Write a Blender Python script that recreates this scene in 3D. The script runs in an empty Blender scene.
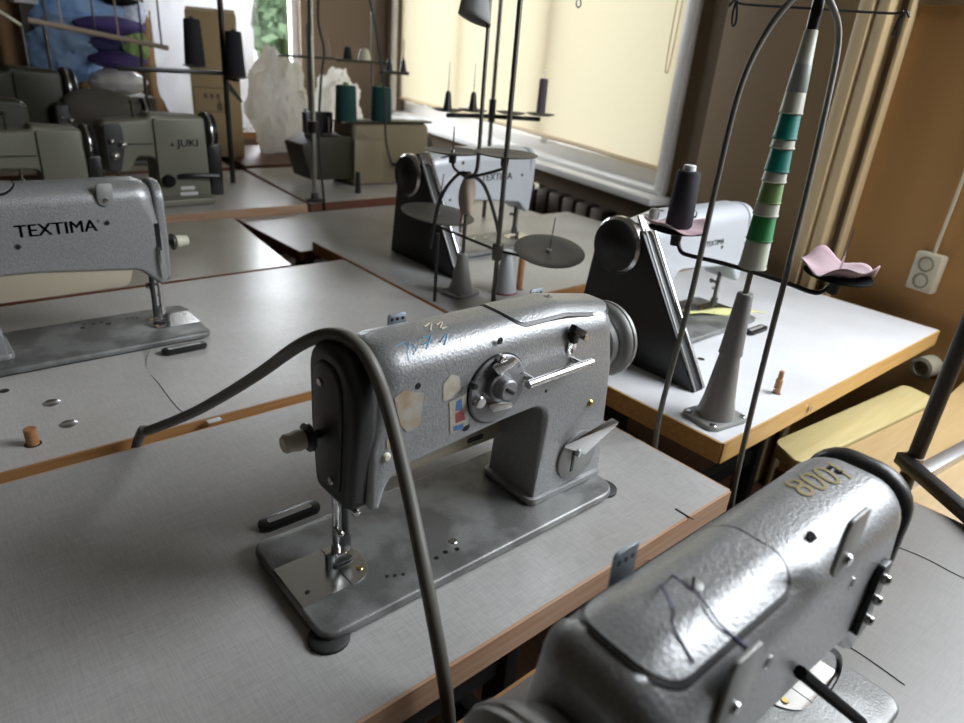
import bpy, bmesh, math, random
from mathutils import Vector, Matrix, noise
random.seed(7)
S = bpy.context.scene
COL = S.collection
PI = math.pi

# ------------------------------------------------------------------ camera
W, H, FPX = 964, 723, 680.0
PITCH, ROLL, YAW = math.radians(24.49), math.radians(4.89), math.radians(42.334)
CAM = Vector((0, 0, 1.32))
FW = Vector((math.sin(YAW)*math.cos(PITCH), math.cos(YAW)*math.cos(PITCH), -math.sin(PITCH)))
_rt = Vector((math.cos(YAW), -math.sin(YAW), 0)); _up = _rt.cross(FW)
RT = _rt*math.cos(ROLL) + _up*math.sin(ROLL)
UP = -_rt*math.sin(ROLL) + _up*math.cos(ROLL)
cd = bpy.data.cameras.new('camera'); cam = bpy.data.objects.new('camera', cd); COL.objects.link(cam)
cam.matrix_world = Matrix(((RT.x, UP.x, -FW.x, CAM.x), (RT.y, UP.y, -FW.y, CAM.y), (RT.z, UP.z, -FW.z, CAM.z), (0, 0, 0, 1)))
cd.sensor_width = 36; cd.lens = FPX/W*36; cd.clip_start = .02
cd.dof.use_dof = True; cd.dof.focus_distance = .86; cd.dof.aperture_fstop = 5.5
S.camera = cam

def ray(px, py): return RT*((px-W/2)/FPX) - UP*((py-H/2)/FPX) + FW
def atz(px, py, z): d = ray(px, py); return CAM + d*((z-CAM.z)/d.z)
def aty(px, py, y): d = ray(px, py); return CAM + d*((y-CAM.y)/d.y)

# ------------------------------------------------------------------ materials
MATS = {}
def mat(name, color, rough=.5, metal=0., bump=None, var=None, spec=.5, trans=0., coat=0.):
    """bump=(scale, strength); var=(scale, amount, colour2) mottles the paint"""
    m = bpy.data.materials.new(name); m.use_nodes = True
    nt = m.node_tree; b = nt.nodes['Principled BSDF']
    b.inputs['Base Color'].default_value = (*color, 1); b.inputs['Roughness'].default_value = rough
    b.inputs['Metallic'].default_value = metal; b.inputs['Specular IOR Level'].default_value = spec
    b.inputs['Coat Weight'].default_value = coat
    tc = nt.nodes.new('ShaderNodeTexCoord')
    if bump:
        n = nt.nodes.new('ShaderNodeTexNoise'); n.inputs['Scale'].default_value = bump[0]; n.inputs['Detail'].default_value = 3
        nt.links.new(tc.outputs['Object'], n.inputs['Vector'])
        bp = nt.nodes.new('ShaderNodeBump'); bp.inputs['Strength'].default_value = bump[1]; bp.inputs['Distance'].default_value = .002
        nt.links.new(n.outputs['Fac'], bp.inputs['Height']); nt.links.new(bp.outputs['Normal'], b.inputs['Normal'])
    if var:
        n2 = nt.nodes.new('ShaderNodeTexNoise'); n2.inputs['Scale'].default_value = var[0]; n2.inputs['Detail'].default_value = 5
        nt.links.new(tc.outputs['Object'], n2.inputs['Vector'])
        r = nt.nodes.new('ShaderNodeValToRGB'); r.color_ramp.elements[0].position = .5-var[1]; r.color_ramp.elements[1].position = .5+var[1]
        r.color_ramp.elements[0].color = (*color, 1); r.color_ramp.elements[1].color = (*var[2], 1)
        nt.links.new(n2.outputs['Fac'], r.inputs['Fac']); nt.links.new(r.outputs['Color'], b.inputs['Base Color'])
    MATS[name] = m
    return m

def wood(name, c1, c2, rough=.45, scale=6, axis='X'):
    m = mat(name, c1, rough); nt = m.node_tree; b = nt.nodes['Principled BSDF']
    tc = nt.nodes.new('ShaderNodeTexCoord'); mp = nt.nodes.new('ShaderNodeMapping')
    mp.inputs['Scale'].default_value = {'X': (1.2, 14, 30), 'Y': (14, 1.2, 30)}[axis]
    n = nt.nodes.new('ShaderNodeTexNoise'); n.inputs['Scale'].default_value = scale; n.inputs['Detail'].default_value = 6
    r = nt.nodes.new('ShaderNodeValToRGB'); r.color_ramp.elements[0].position = .3; r.color_ramp.elements[1].position = .7
    r.color_ramp.elements[0].color = (*c1, 1); r.color_ramp.elements[1].color = (*c2, 1)
    nt.links.new(tc.outputs['Object'], mp.inputs['Vector']); nt.links.new(mp.outputs['Vector'], n.inputs['Vector'])
    nt.links.new(n.outputs['Fac'], r.inputs['Fac']); nt.links.new(r.outputs['Color'], b.inputs['Base Color'])
    return m

def laminate(name, color, c2, rough=.3):
    """pale worktop laminate printed with a fine woven linen pattern"""
    m = mat(name, color, rough); nt = m.node_tree; b = nt.nodes['Principled BSDF']
    tc = nt.nodes.new('ShaderNodeTexCoord'); cols = []
    for sc in ((40, 900, 1), (900, 40, 1)):
        mp = nt.nodes.new('ShaderNodeMapping'); mp.inputs['Scale'].default_value = sc
        n = nt.nodes.new('ShaderNodeTexNoise'); n.inputs['Scale'].default_value = 1; n.inputs['Detail'].default_value = 2
        nt.links.new(tc.outputs['Object'], mp.inputs['Vector']); nt.links.new(mp.outputs['Vector'], n.inputs['Vector']); cols.append(n)
    mx = nt.nodes.new('ShaderNodeMath'); mx.operation = 'ADD'
    nt.links.new(cols[0].outputs['Fac'], mx.inputs[0]); nt.links.new(cols[1].outputs['Fac'], mx.inputs[1])
    mu = nt.nodes.new('ShaderNodeMath'); mu.operation = 'MULTIPLY'; mu.inputs[1].default_value = .5
    nt.links.new(mx.outputs[0], mu.inputs[0])
    r = nt.nodes.new('ShaderNodeValToRGB'); r.color_ramp.elements[0].position = .36; r.color_ramp.elements[1].position = .6
    r.color_ramp.elements[0].color = (*c2, 1); r.color_ramp.elements[1].color = (*color, 1)
    nt.links.new(mu.outputs[0], r.inputs['Fac'])
    # grime in soft blotches
    n3 = nt.nodes.new('ShaderNodeTexNoise'); n3.inputs['Scale'].default_value = 5; n3.inputs['Detail'].default_value = 1.5
    nt.links.new(tc.outputs['Object'], n3.inputs['Vector'])
    r3 = nt.nodes.new('ShaderNodeValToRGB'); r3.color_ramp.interpolation = 'EASE'; r3.color_ramp.elements[0].position = .0; r3.color_ramp.elements[1].position = 1.0
    r3.color_ramp.elements[0].color = (.74, .72, .69, 1); r3.color_ramp.elements[1].color = (1, 1, 1, 1)
    nt.links.new(n3.outputs['Fac'], r3.inputs['Fac'])
    mm = nt.nodes.new('ShaderNodeMixRGB'); mm.blend_type = 'MULTIPLY'; mm.inputs[0].default_value = 1
    nt.links.new(r.outputs['Color'], mm.inputs[1]); nt.links.new(r3.outputs['Color'], mm.inputs[2])
    nt.links.new(mm.outputs[0], b.inputs['Base Color'])
    return m

def translucent(name, color, mix=.6, rough=.8, crumple=None):
    m = bpy.data.materials.new(name); m.use_nodes = True; nt = m.node_tree; b = nt.nodes['Principled BSDF']
    b.inputs['Base Color'].default_value = (*color, 1); b.inputs['Roughness'].default_value = rough
    t = nt.nodes.new('ShaderNodeBsdfTranslucent'); t.inputs['Color'].default_value = (*color, 1)
    if crumple:
        tc = nt.nodes.new('ShaderNodeTexCoord'); n = nt.nodes.new('ShaderNodeTexNoise'); n.noise_type = 'RIDGED_MULTIFRACTAL'; n.inputs['Scale'].default_value = crumple[0]; n.inputs['Detail'].default_value = 3
        nt.links.new(tc.outputs['Object'], n.inputs['Vector']); bp = nt.nodes.new('ShaderNodeBump'); bp.inputs['Strength'].default_value = crumple[1]; bp.inputs['Distance'].default_value = .03
        nt.links.new(n.outputs['Fac'], bp.inputs['Height']); nt.links.new(bp.outputs['Normal'], b.inputs['Normal']); nt.links.new(bp.outputs['Normal'], t.inputs['Normal'])
    x = nt.nodes.new('ShaderNodeMixShader'); x.inputs[0].default_value = mix
    nt.links.new(b.outputs[0], x.inputs[1]); nt.links.new(t.outputs[0], x.inputs[2])
    nt.links.new(x.outputs[0], nt.nodes['Material Output'].inputs['Surface']); MATS[name] = m
    return m

mat('hammer', (.31, .315, .32), .36, .45, (340, .30), (340, .2, (.39, .395, .40)))
mat('hammer_dark', (.20, .205, .20), .36, .45, (260, .25), (30, .25, (.25, .25, .24)))
mat('palegrey', (.55, .58, .62), .32, .15, (300, .08))
mat('bedgrey', (.30, .305, .30), .42, .4, (340, .25), (12, .07, (.16, .16, .155)))
mat('darkpaint_shade', (.045, .045, .045), .35, .2, (200, .1))  # dark head plates; on the middle machine, shade put into the colour of grey
mat('olive', (.19, .19, .145), .42, .1, (200, .05))
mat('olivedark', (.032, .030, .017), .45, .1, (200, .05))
mat('beigemetal', (.26, .22, .145), .45, .1)
mat('creampaint', (.44, .39, .29), .5)
mat('steel', (.58, .58, .57), .25, 1.)
mat('satin', (.30, .30, .31), .48, .6)
mat('polished', (.66, .66, .66), .24, 1.)
mat('iron', (.10, .10, .10), .4, .8)
mat('brass', (.55, .42, .16), .3, 1.)
mat('poledark', (.05, .045, .04), .4, .4)
mat('poleiron', (.16, .15, .13), .35, .9)
mat('zinc', (.42, .47, .52), .35, .8)
mat('castgrey', (.30, .30, .29), .45, .4, (150, .15))
mat('black', (.012, .012, .013), .35)
mat('blackmatte', (.012, .012, .012), .8, spec=.1)
mat('rubber', (.025, .025, .025), .6)
mat('discgrey', (.07, .065, .06), .5, .2)
mat('cream', (.68, .66, .52), .45)
mat('hose', (.15, .145, .125), .45)
mat('cable', (.02, .02, .022), .5)
mat('threadblack', (.012, .012, .018), .8, 0, (500, .4))
mat('threadnavy', (.014, .013, .022), .75, 0, (500, .4))
mat('threadgreen', (.005, .05, .045), .8, 0, (500, .4))
mat('threadpurple', (.16, .13, .16), .8, 0, (500, .4))
mat('spoolwhite', (.75, .75, .75), .4)
mat('cupteal', (.0, .22, .18), .45)
mat('cupgreen', (.02, .22, .06), .45)
mat('cuplime', (.18, .30, .09), .45)
mat('cupcream', (.52, .53, .43), .4)
mat('cupgrey', (.33, .38, .34), .4)
mat('pinkcloth', (.48, .31, .35), .85, 0, None, (40, .2, (.56, .43, .46)))
mat('yellowcloth', (.75, .75, .35), .9)
mat('greycloth', (.32, .32, .32), .9, 0, (60, .5))
mat('browncloth', (.10, .095, .08), .9, 0, (60, .4))
mat('tape', (.45, .36, .28), .7)
mat('blue', (.12, .27, .40), .7)
mat('bluethread', (.05, .05, .16), .7)
mat('darkthread', (.04, .04, .05), .7)
mat('goldpaint', (.36, .29, .14), .5)
mat('chalk', (.55, .5, .4), .9)
mat('sticker', (.55, .53, .45), .6, 0, None, (90, .2, (.45, .4, .3)))
mat('stickerred', (.35, .09, .10), .6); mat('stickerblue', (.10, .20, .38), .6); mat('residue', (.36, .27, .16), .8, 0, None, (60, .15, (.42, .40, .36)))
mat('red', (.35, .015, .02), .6)
mat('printblack', (.02, .02, .025), .5)
mat('whitelabel', (.7, .7, .68), .5)
mat('cardboard', (.42, .31, .17), .8, 0, None, (6, .3, (.46, .35, .2)))
mat('cardprint', (.16, .12, .08), .8)
mat('pen', (.06, .06, .06), .5)
laminate('lam', (.57, .56, .555), (.44, .435, .43), .28)
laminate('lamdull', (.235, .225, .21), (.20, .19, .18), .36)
laminate('lampale', (.70, .69, .675), (.56, .55, .54), .32)
laminate('lamgrey', (.52, .52, .52), (.42, .42, .42), .32)
laminate('lambeige', (.52, .49, .42), (.45, .42, .36), .25)
laminate('lamwhite', (.86, .88, .92), (.80, .82, .86), .3)
wood('edgewood', (.36, .17, .06), (.50, .27, .11), .4)
wood('edgeorange', (.56, .32, .10), (.68, .43, .17), .4)
wood('edgered', (.10, .035, .02), (.17, .06, .03), .4)
wood('edgepink', (.46, .27, .16), (.58, .39, .27), .45)
wood('pegwood', (.33, .15, .06), (.45, .22, .09), .5)
wood('yellowboard', (.50, .41, .19), (.56, .47, .24), .35)
wood('tanboard', (.46, .32, .15), (.52, .37, .19), .35)
wood('floorwood', (.07, .035, .02), (.12, .06, .03), .45)
mat('aluminium', (.55, .56, .58), .35, .9)
mat('wallorange', (.38, .20, .066), .75, 0, (25, .05), (3, .3, (.42, .225, .075)))
mat('walltan', (.23, .155, .075), .75, 0, (25, .05), (4, .3, (.26, .175, .085)))
mat('wallshaded', (.16, .11, .06), .8)  # darker brown than the pilaster: shade beside the window put into the colour
mat('wallback', (.20, .15, .11), .8)
mat('trimcream', (.70, .54, .31), .5)
mat('ceiling', (.20, .185, .16), .9)
mat('walldark', (.12, .09, .06), .8)
mat('framewhite', (.80, .78, .74), .4)
mat('sillwhite', (.92, .92, .92), .3)
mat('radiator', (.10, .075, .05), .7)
mat('curtain', (.17, .095, .04), .9)
mat('outlet', (.52, .48, .36), .45)
mat('outletdark', (.22, .19, .13), .5)
mat('leaf', (.24, .36, .20), .7)
mat('bark', (.12, .08, .05), .9)
mat('ground', (.12, .2, .06), .9)
mat('purple', (.10, .07, .28), .8)
translucent('blind', (.86, .75, .55), .75)
translucent('plastic', (.95, .95, .97), .55, .3, (9, .8))
translucent('plasticdim', (.92, .91, .88), .5, .3, (14, .9))
translucent('bluebag', (.42, .62, .90), .3, .35, (11, .8))
translucent('greenbag', (.55, .75, .35), .3, .4)

# ------------------------------------------------------------------ mesh builder
class MB:
    def __init__(s): s.bm = bmesh.new()
    def _bev(s, faces, r, seg=2):
        if r > 0:
            ed = list({e for f in faces for e in f.edges})
            bmesh.ops.bevel(s.bm, geom=ed, offset=r, segments=seg, affect='EDGES', profile=.5)
    def box(s, c, d, bev=0, M=None):
        cx, cy, cz = c; dx, dy, dz = d[0]/2, d[1]/2, d[2]/2
        v = []
        for z in (-dz, dz):
            for x, y in ((-dx, -dy), (dx, -dy), (dx, dy), (-dx, dy)):
                p = Vector((x, y, z))
                if M: p = M @ p
                v.append(s.bm.verts.new((cx+p.x, cy+p.y, cz+p.z)))
        fs = [s.bm.faces.new([v[i] for i in q]) for q in ((3, 2, 1, 0), (4, 5, 6, 7), (0, 1, 5, 4), (1, 2, 6, 5), (2, 3, 7, 6), (3, 0, 4, 7))]
        s._bev(fs, bev); return s
    def prism(s, poly, z0, z1, bev=0, plane='xy', off=0):
        """poly of 2D points extruded; plane tells which axes the 2D points use"""
        def P(a, b, c): return {'xy': (a, b, c), 'xz': (a, c, b), 'yz': (c, a, b)}[plane]
        lo = [s.bm.verts.new(P(a, b, z0)) for a, b in poly]; hi = [s.bm.verts.new(P(a, b, z1)) for a, b in poly]
        n = len(poly); fs = [s.bm.faces.new(lo[::-1]), s.bm.faces.new(hi)]
        for i in range(n): fs.append(s.bm.faces.new((lo[i], lo[(i+1) % n], hi[(i+1) % n], hi[i])))
        if bev > 0:
            ed = list(set(fs[0].edges) | set(fs[1].edges))
            bmesh.ops.bevel(s.bm, geom=ed, offset=bev, segments=2, affect='EDGES', profile=.5)
        return s
    def cyl(s, p0, p1, r0, r1=None, n=16):
        return s.lathe([(0, 0), (r0, 0), (r0 if r1 is None else r1, (Vector(p1)-Vector(p0)).length), (0, (Vector(p1)-Vector(p0)).length)], p0, Vector(p1)-Vector(p0), n)
    def lathe(s, prof, o, axis=(0, 0, 1), n=24):
        a = Vector(axis).normalized(); u = a.orthogonal().normalized(); w = a.cross(u); o = Vector(o)
        rings = []
        for r, h in prof:
            if r < 1e-6: rings.append([s.bm.verts.new(o+a*h)])
            else: rings.append([s.bm.verts.new(o+a*h+(u*math.cos(2*PI*i/n)+w*math.sin(2*PI*i/n))*r) for i in range(n)])
        for A, B in zip(rings, rings[1:]):
            for i in range(n):
                j = (i+1) % n
                try:
                    if len(A) == 1 and len(B) == 1: pass
                    elif len(A) == 1: s.bm.faces.new((A[0], B[j], B[i]))
                    elif len(B) == 1: s.bm.faces.new((A[i], A[j], B[0]))
                    else: s.bm.faces.new((A[i], A[j], B[j], B[i]))
                except ValueError: pass
        return s
    def tube(s, pts, r, n=10, sub=6):
        P = [Vector(p) for p in pts]
        if sub > 1 and len(P) > 2:
            Q = []
            for i in range(len(P)-1):
                a = P[max(i-1, 0)]; b = P[i]; c = P[i+1]; d = P[min(i+2, len(P)-1)]
                for k in range(sub):
                    t = k/sub
                    Q.append(.5*((2*b)+(c-a)*t+(2*a-5*b+4*c-d)*t*t+(3*b-a-3*c+d)*t**3))
            Q.append(P[-1]); P = Q
        t0 = (P[1]-P[0]).normalized(); u = t0.orthogonal().normalized(); rings = []
        for i, p in enumerate(P):
            t = (P[min(i+1, len(P)-1)]-P[max(i-1, 0)]).normalized()
            u = (u-t*u.dot(t)).normalized(); w = t.cross(u)
            rings.append([s.bm.verts.new(p+(u*math.cos(2*PI*k/n)+w*math.sin(2*PI*k/n))*r) for k in range(n)])
        for A, B in zip(rings, rings[1:]):
            for k in range(n): s.bm.faces.new((A[k], A[(k+1) % n], B[(k+1) % n], B[k]))
        s.bm.faces.new(rings[0][::-1]); s.bm.faces.new(rings[-1]); return s
    def slab(s, prof, w, plane='xz', steps=5, c=0., res=None):
        """casting: closed 2D outline [(a,b,edge_radius)] swept across its thickness, each edge rounded by its own radius"""
        pts = [(a, b) for a, b, r in prof]; n = len(pts)
        area = sum(pts[i][0]*pts[(i+1) % n][1]-pts[(i+1) % n][0]*pts[i][1] for i in range(n))
        sg = 1 if area > 0 else -1; nor = []
        for i in range(n):
            a = Vector(pts[i-1]); b = Vector(pts[i]); d = Vector(pts[(i+1) % n])
            e1 = (b-a).normalized(); e2 = (d-b).normalized(); t = (e1+e2)
            t = t.normalized() if t.length > 1e-6 else e1
            nor.append(Vector((-t.y, t.x))*sg)
        def P(a, b, y): return {'xz': (a, y, b), 'xy': (a, b, y), 'yz': (y, a, b)}[plane]
        rings = []
        for side in (-1, 1):
            R = []
            for k in range(steps+1):
                th = PI/2*k/steps; ring = []
                for i, (a, b, r) in enumerate(prof):
                    d = r*(1-math.cos(th)); y = w-r+r*math.sin(th)
                    ring.append(s.bm.verts.new(P(a+nor[i].x*d, b+nor[i].y*d, c+side*y)))
                R.append(ring)
            rings += R[::-1] if side < 0 else R
        for A, B in zip(rings, rings[1:]):
            for i in range(n):
                j = (i+1) % n; s.bm.faces.new((A[i], A[j], B[j], B[i]))
        s.bm.faces.new(rings[0]); s.bm.faces.new(rings[-1][::-1]); return s
    def grid(s, f, nu, nv, closed_u=False):
        V = [[s.bm.verts.new(f(i/(nu if closed_u else nu-1), j/(nv-1))) for j in range(nv)] for i in range(nu)]
        for i in range(nu if closed_u else nu-1):
            for j in range(nv-1): s.bm.faces.new((V[i][j], V[(i+1) % nu][j], V[(i+1) % nu][j+1], V[i][j+1]))
        return s
    def build(s, name, m, parent=None, loc=None, ang=35, solid=0, recalc=True):
        bm = s.bm
        if recalc: bmesh.ops.recalc_face_normals(bm, faces=bm.faces)
        a = math.radians(ang)
        for f in bm.faces: f.smooth = True
        for e in bm.edges:
            if len(e.link_faces) == 2 and e.calc_face_angle(0) > a: e.smooth = False
        me = bpy.data.meshes.new(name); bm.to_mesh(me); bm.free()
        o = bpy.data.objects.new(name, me); COL.objects.link(o)
        if m: me.materials.append(MATS[m] if isinstance(m, str) else m)
        if parent: o.parent = parent
        if loc: o.location = loc
        if solid:
            md = o.modifiers.new('thickness', 'SOLIDIFY'); md.thickness = solid; md.offset = 0
        return o

def rpoly(pts, seg=5):
    """round the corners of a polygon: pts = (a,b,fillet[,edge]); returns (a,b,edge) list"""
    out = []; n = len(pts)
    for i in range(n):
        p0, p1, p2 = pts[i-1], pts[i], pts[(i+1) % n]
        b = Vector(p1[:2]); r = p1[2]; e = p1[3] if len(p1) > 3 else 0
        if r <= 0: out.append((b.x, b.y, e)); continue
        u = (Vector(p0[:2])-b); v = (Vector(p2[:2])-b); lu, lv = u.length, v.length; u.normalize(); v.normalize()
        ang = u.angle(v)
        if ang > 3.10: out.append((b.x, b.y, e)); continue
        d = r/math.tan(ang/2); d = min(d, lu*.49, lv*.49); r = d*math.tan(ang/2)
        c = b+(u+v).normalized()*(r/math.sin(ang/2)); s0 = b+u*d-c; s1 = b+v*d-c
        tot = s0.angle(s1); sg = 1 if s0.x*s1.y-s0.y*s1.x > 0 else -1; a0 = math.atan2(s0.y, s0.x)
        for k in range(seg+1):
            a = a0+sg*tot*k/seg; out.append((c.x+r*math.cos(a), c.y+r*math.sin(a), e))
    return out
def p2(prof): return [(a, b) for a, b, _ in prof]
def rrect(x0, x1, y0, y1, r, seg=5): return p2(rpoly([(x0, y0, r), (x1, y0, r), (x1, y1, r), (x0, y1, r)], seg))

def tag(o, label, cat, group=None, kind=None):
    o['label'] = label; o['category'] = cat
    if group: o['group'] = group
    if kind: o['kind'] = kind
    return o
def thing(name, label, cat, loc=(0, 0, 0), rz=0, group=None):
    o = bpy.data.objects.new(name, None); COL.objects.link(o); o.empty_display_size = .05
    o.location = loc; o.rotation_euler = (0, 0, rz); return tag(o, label, cat, group)
def struct(o): o['kind'] = 'structure'; return o

def text_verts(txt, size, font_shear=0., bold=.01):
    cu = bpy.data.curves.new('lettering', 'FONT'); cu.body = txt; cu.size = size; cu.align_x = 'CENTER'; cu.align_y = 'CENTER'
    cu.shear = font_shear; cu.resolution_u = 3; cu.offset = size*bold
    ob = bpy.data.objects.new('lettering', cu); COL.objects.link(ob)
    dg = bpy.context.evaluated_depsgraph_get(); me = bpy.data.meshes.new_from_object(ob.evaluated_get(dg))
    bpy.data.objects.remove(ob); return me
def lettering(name, txt, size, f, m, parent, shear=0., stretch=1., curved=False, bold=.010):
    """letters laid on a surface; f(u,v) gives the point for flat coordinates u (reading direction), v (letter up)"""
    me = text_verts(txt, size, shear, 0)
    bm = bmesh.new()
    for k in ((-1, 0, 1) if bold > 0 else (0,)):
        n0 = len(bm.verts); bm.from_mesh(me); bm.verts.ensure_lookup_table()
        for v in list(bm.verts)[n0:]: v.co.x += k*size*.022; v.co.z += k*.00004
    bpy.data.meshes.remove(me)
    if curved: bmesh.ops.subdivide_edges(bm, edges=[e for e in bm.edges if e.calc_length() > size*.3], cuts=2)
    for v in bm.verts: v.co = Vector(f(v.co.x*stretch, v.co.y))
    mb = MB(); mb.bm.free(); mb.bm = bm
    return mb.build(name, m, parent)

# ------------------------------------------------------------------ sewing machines
ZT = .278          # arm top above the bed
HWD = .046         # half width of the arm
RTOP = .036
def topz(x, y, zt=ZT):
    z = zt
    if x > .30: z -= (x-.30)*.17
    a = abs(y)-(HWD-RTOP)
    if a > 0: z -= RTOP-math.sqrt(max(RTOP**2-a*a, 0))
    return z
def top_patch(mb, x0, x1, y0, y1, r, lift, zt=ZT, thick=.004):
    out = rrect(x0, x1, y0, y1, r, 8); cx, cy = (x0+x1)/2, (y0+y1)/2; n = len(out); K = 7; rings = []
    # sample the rounded outline densely so the patch follows the curved arm
    dens = []
    for i in range(n):
        a = out[i]; b = out[(i+1) % n]; L = math.hypot(a[0]-b[0], a[1]-b[1]); m_ = max(1, int(L/.006))
        for k in range(m_): dens.append((a[0]+(b[0]-a[0])*k/m_, a[1]+(b[1]-a[1])*k/m_))
    n = len(dens)
    for k in range(K+1):
        t = 1-k/K
        if t < 1e-6: rings.append([mb.bm.verts.new((cx, cy, topz(cx, cy, zt)+lift))])
        else: rings.append([mb.bm.verts.new((cx+(x-cx)*t, cy+(y-cy)*t, topz(cx+(x-cx)*t, cy+(y-cy)*t, zt)+lift)) for x, y in dens])
    low = [mb.bm.verts.new((x, y, topz(x, y, zt)+lift-thick)) for x, y in dens]
    for i in range(n):
        j = (i+1) % n
        mb.bm.faces.new((low[i], low[j], rings[0][j], rings[0][i]))
        for A, B in zip(rings, rings[1:]):
            if len(B) == 1: mb.bm.faces.new((A[i], A[j], B[0]))
            else: mb.bm.faces.new((A[i], A[j], B[j], B[i]))

def surf_blob(mb, pts, f, lift=.0006):
    """flat irregular patch (paint, sticker) laid on a surface"""
    vs = [mb.bm.verts.new(f(a, b)) for a, b in pts]; mb.bm.faces.new(vs)

def screw(mb, c, axis, r, h=.0025):
    a = Vector(axis).normalized(); c = Vector(c)
    mb.lathe([(0, 0), (r, 0), (r, h*.6), (r*.8, h), (0, h)], c, a, 14)
def slot(mb, c, axis, r, along):
    a = Vector(axis).normalized(); l = Vector(along).normalized(); w = a.cross(l); c = Vector(c)+a*.0026
    vs = [mb.bm.verts.new(c+l*sx*r*.85+w*sy*r*.14) for sx, sy in ((-1, -1), (1, -1), (1, 1), (-1, 1))]
    mb.bm.faces.new(vs)

def dome(mb, c, axis, r, h, n=14):
    mb.lathe([(r, 0), (r*.9, h*.5), (r*.55, h*.88), (0, h)], c, axis, n)

def flat_machine(label, loc, rz, paint='hammer', armr=.405, cover=(.21, .395), style='plain', name='sewing_machine', bedx=(-.067, .405), zt=ZT, guard=False, wheel='grey', bedm='bedgrey', group=None, hx=.014, whz=0., dark_face=False):
    t = thing(name, label, 'sewing machine', loc, rz, group)
    # bed plate
    mb = MB(); mb.slab(rpoly([(bedx[0], -.09, .018, .004), (bedx[1], -.09, .03, .004), (bedx[1], .09, .03, .004), (bedx[0], .09, .018, .004)]), .006, 'xy', 3, -.006)
    bed = mb.build('bed', bedm, t)
    mb = MB(); mb.prism(rrect(bedx[0]+.006, bedx[1]-.006, -.084, .084, .018), -.0149, -.0118); mb.build('bed_rim', 'black', bed)
    for k in range(6):
        mb = MB(); x = (.035, .043, .052, .10, .115, .13)[k]; y = (-.05, -.054, -.058, -.058, -.056, -.06)[k]
        mb.lathe([(0, 0), (.0022 if k < 3 else .003, 0), (.0022 if k < 3 else .003, .0006), (0, .0006)], (x, y, 0), (0, 0, 1), 10); mb.build('oil_hole', 'black', bed)
    for (x, y) in ((.09, -.043), (.135, -.045)):
        mb = MB(); screw(mb, (x, y, -.0015), (0, 0, 1), .006); mb.build('bed_screw', 'steel', bed)
    # throat and slide plates
    D = [(.030*math.cos(a), .036*math.sin(a)) for a in [(-PI/2+PI*i/14) for i in range(15)]]
    mb = MB(); mb.prism([(x, y-.004) for x, y in D]+[(-.004, .032), (-.004, -.040)], 0, .0016); pl = mb.build('throat_plate', 'steel', t)
    mb = MB(); screw(mb, (.016, -.022, .001), (0, 0, 1), .004, .002); screw(mb, (.016, .014, .001), (0, 0, 1), .004, .002); mb.build('plate_screw', 'brass', pl)
    mb = MB(); mb.box((.0, -.0, .0022), (.016, .005, .0014)); mb.build('feed_dog', 'iron', pl)
    mb = MB(); mb.prism([(-.064, -.040), (-.0055, -.040), (-.0055, .032), (-.064, .032)], 0, .0015); sp = mb.build('slide_plate', 'steel', t)
    mb = MB(); mb.lathe([(0, 0), (.003, 0), (.003, .0004), (0, .0004)], (-.050, -.022, .0015), (0, 0, 1), 12); mb.build('finger_hole', 'black', sp)
    # head, arm and column in one casting
    dz = zt-ZT; uk = .6 if dz < 0 else -.3
    prof = rpoly([(hx, .098+dz*.3, .008, .006), (max(hx+.012, .002), .089+dz*.3, .010, .008), (.040, .134+dz*uk, .03, .008), (.20, .150+dz*uk, .4, .008), (.278, .153+dz*uk, .026, .008),
                  (.270, .0, 0, .003), (armr+.003, .0, 0, .003), (armr-.004, .18+dz, .1, .012), (armr-.006, topz(armr, 0, zt), .034, .030), (.30, zt, .5, RTOP), (.10, zt, 0, RTOP), (hx, zt, .038, .034), (hx, .17+dz, .2, .007)], 6)
    mb = MB(); mb.slab(prof, HWD, 'xz', 8); body = mb.build('arm_and_column', paint, t, ang=40)
    # flare where the column meets the bed
    mb = MB(); mb.slab(rpoly([(.262, -.052, .012, .002), (armr+.004, -.052, .012, .002), (armr+.004, .052, .012, .002), (.262, .052, .012, .002)]), .005, 'xy', 2, .005); mb.build('column_foot', paint, body)
    # inner back of the arm seen through the opening
    if not (guard or dark_face):
        rz0 = {'front': .066}.get(style, .100)
        mb = MB(); mb.slab(rpoly([(.06, rz0, .02, .002), (.272, rz0, .01, .002), (.272, .160, 0, .002), (.045, .150, 0, .002)]), .004, 'xz', 2, .036); b2 = mb.build('rear_cover', paint if guard or dark_face else 'creampaint', t)
        for x, z in ((.09, .11), (.135, .094), (.228, .078)) if style == 'front' else ((.19, .115), (.24, .108)):
            mb = MB(); mb.prism(rrect(x-.014, x+.014, z-.004, z+.004, .0035), .0318, .0322, 0, 'xz'); mb.build('cover_slot', 'black', b2)
    # face plate: the middle machine's grey is coloured near-black for the shade on it
    fo = .0135 if style == 'rear' else 0
    fp = rpoly([(-.036, .094+dz*.3, .014, .011), (.038, .092+dz*.3, .016, .011), (.0464, zt*.62, .2, .011), (.0464, zt+.0005, .037, .011), (-.0464, zt+.0005, .037, .011), (-.0464, zt*.72, .2, .011)], 6)
    if style == 'rear' and not dark_face: fp = rpoly([(-.034, .098, .014, .005), (.034, .096, .016, .005), (.0425, zt*.62, .2, .005), (.0425, zt-.004, .034, .005), (-.0425, zt-.004, .034, .005), (-.0425, zt*.72, .2, .005)], 6)
    mb = MB(); mb.slab(fp, .012 if dark_face else (.009 if style == 'rear' else .017), 'yz', 6, hx+.004 if dark_face else (hx-.001 if style == 'rear' else hx-.005)); face = mb.build('face_plate', 'darkpaint_shade' if style != 'rear' or dark_face else paint, t)
    fp2 = [(a*.62, .19+(b-.19)*.8, .004) for a, b, r in fp]
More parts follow.
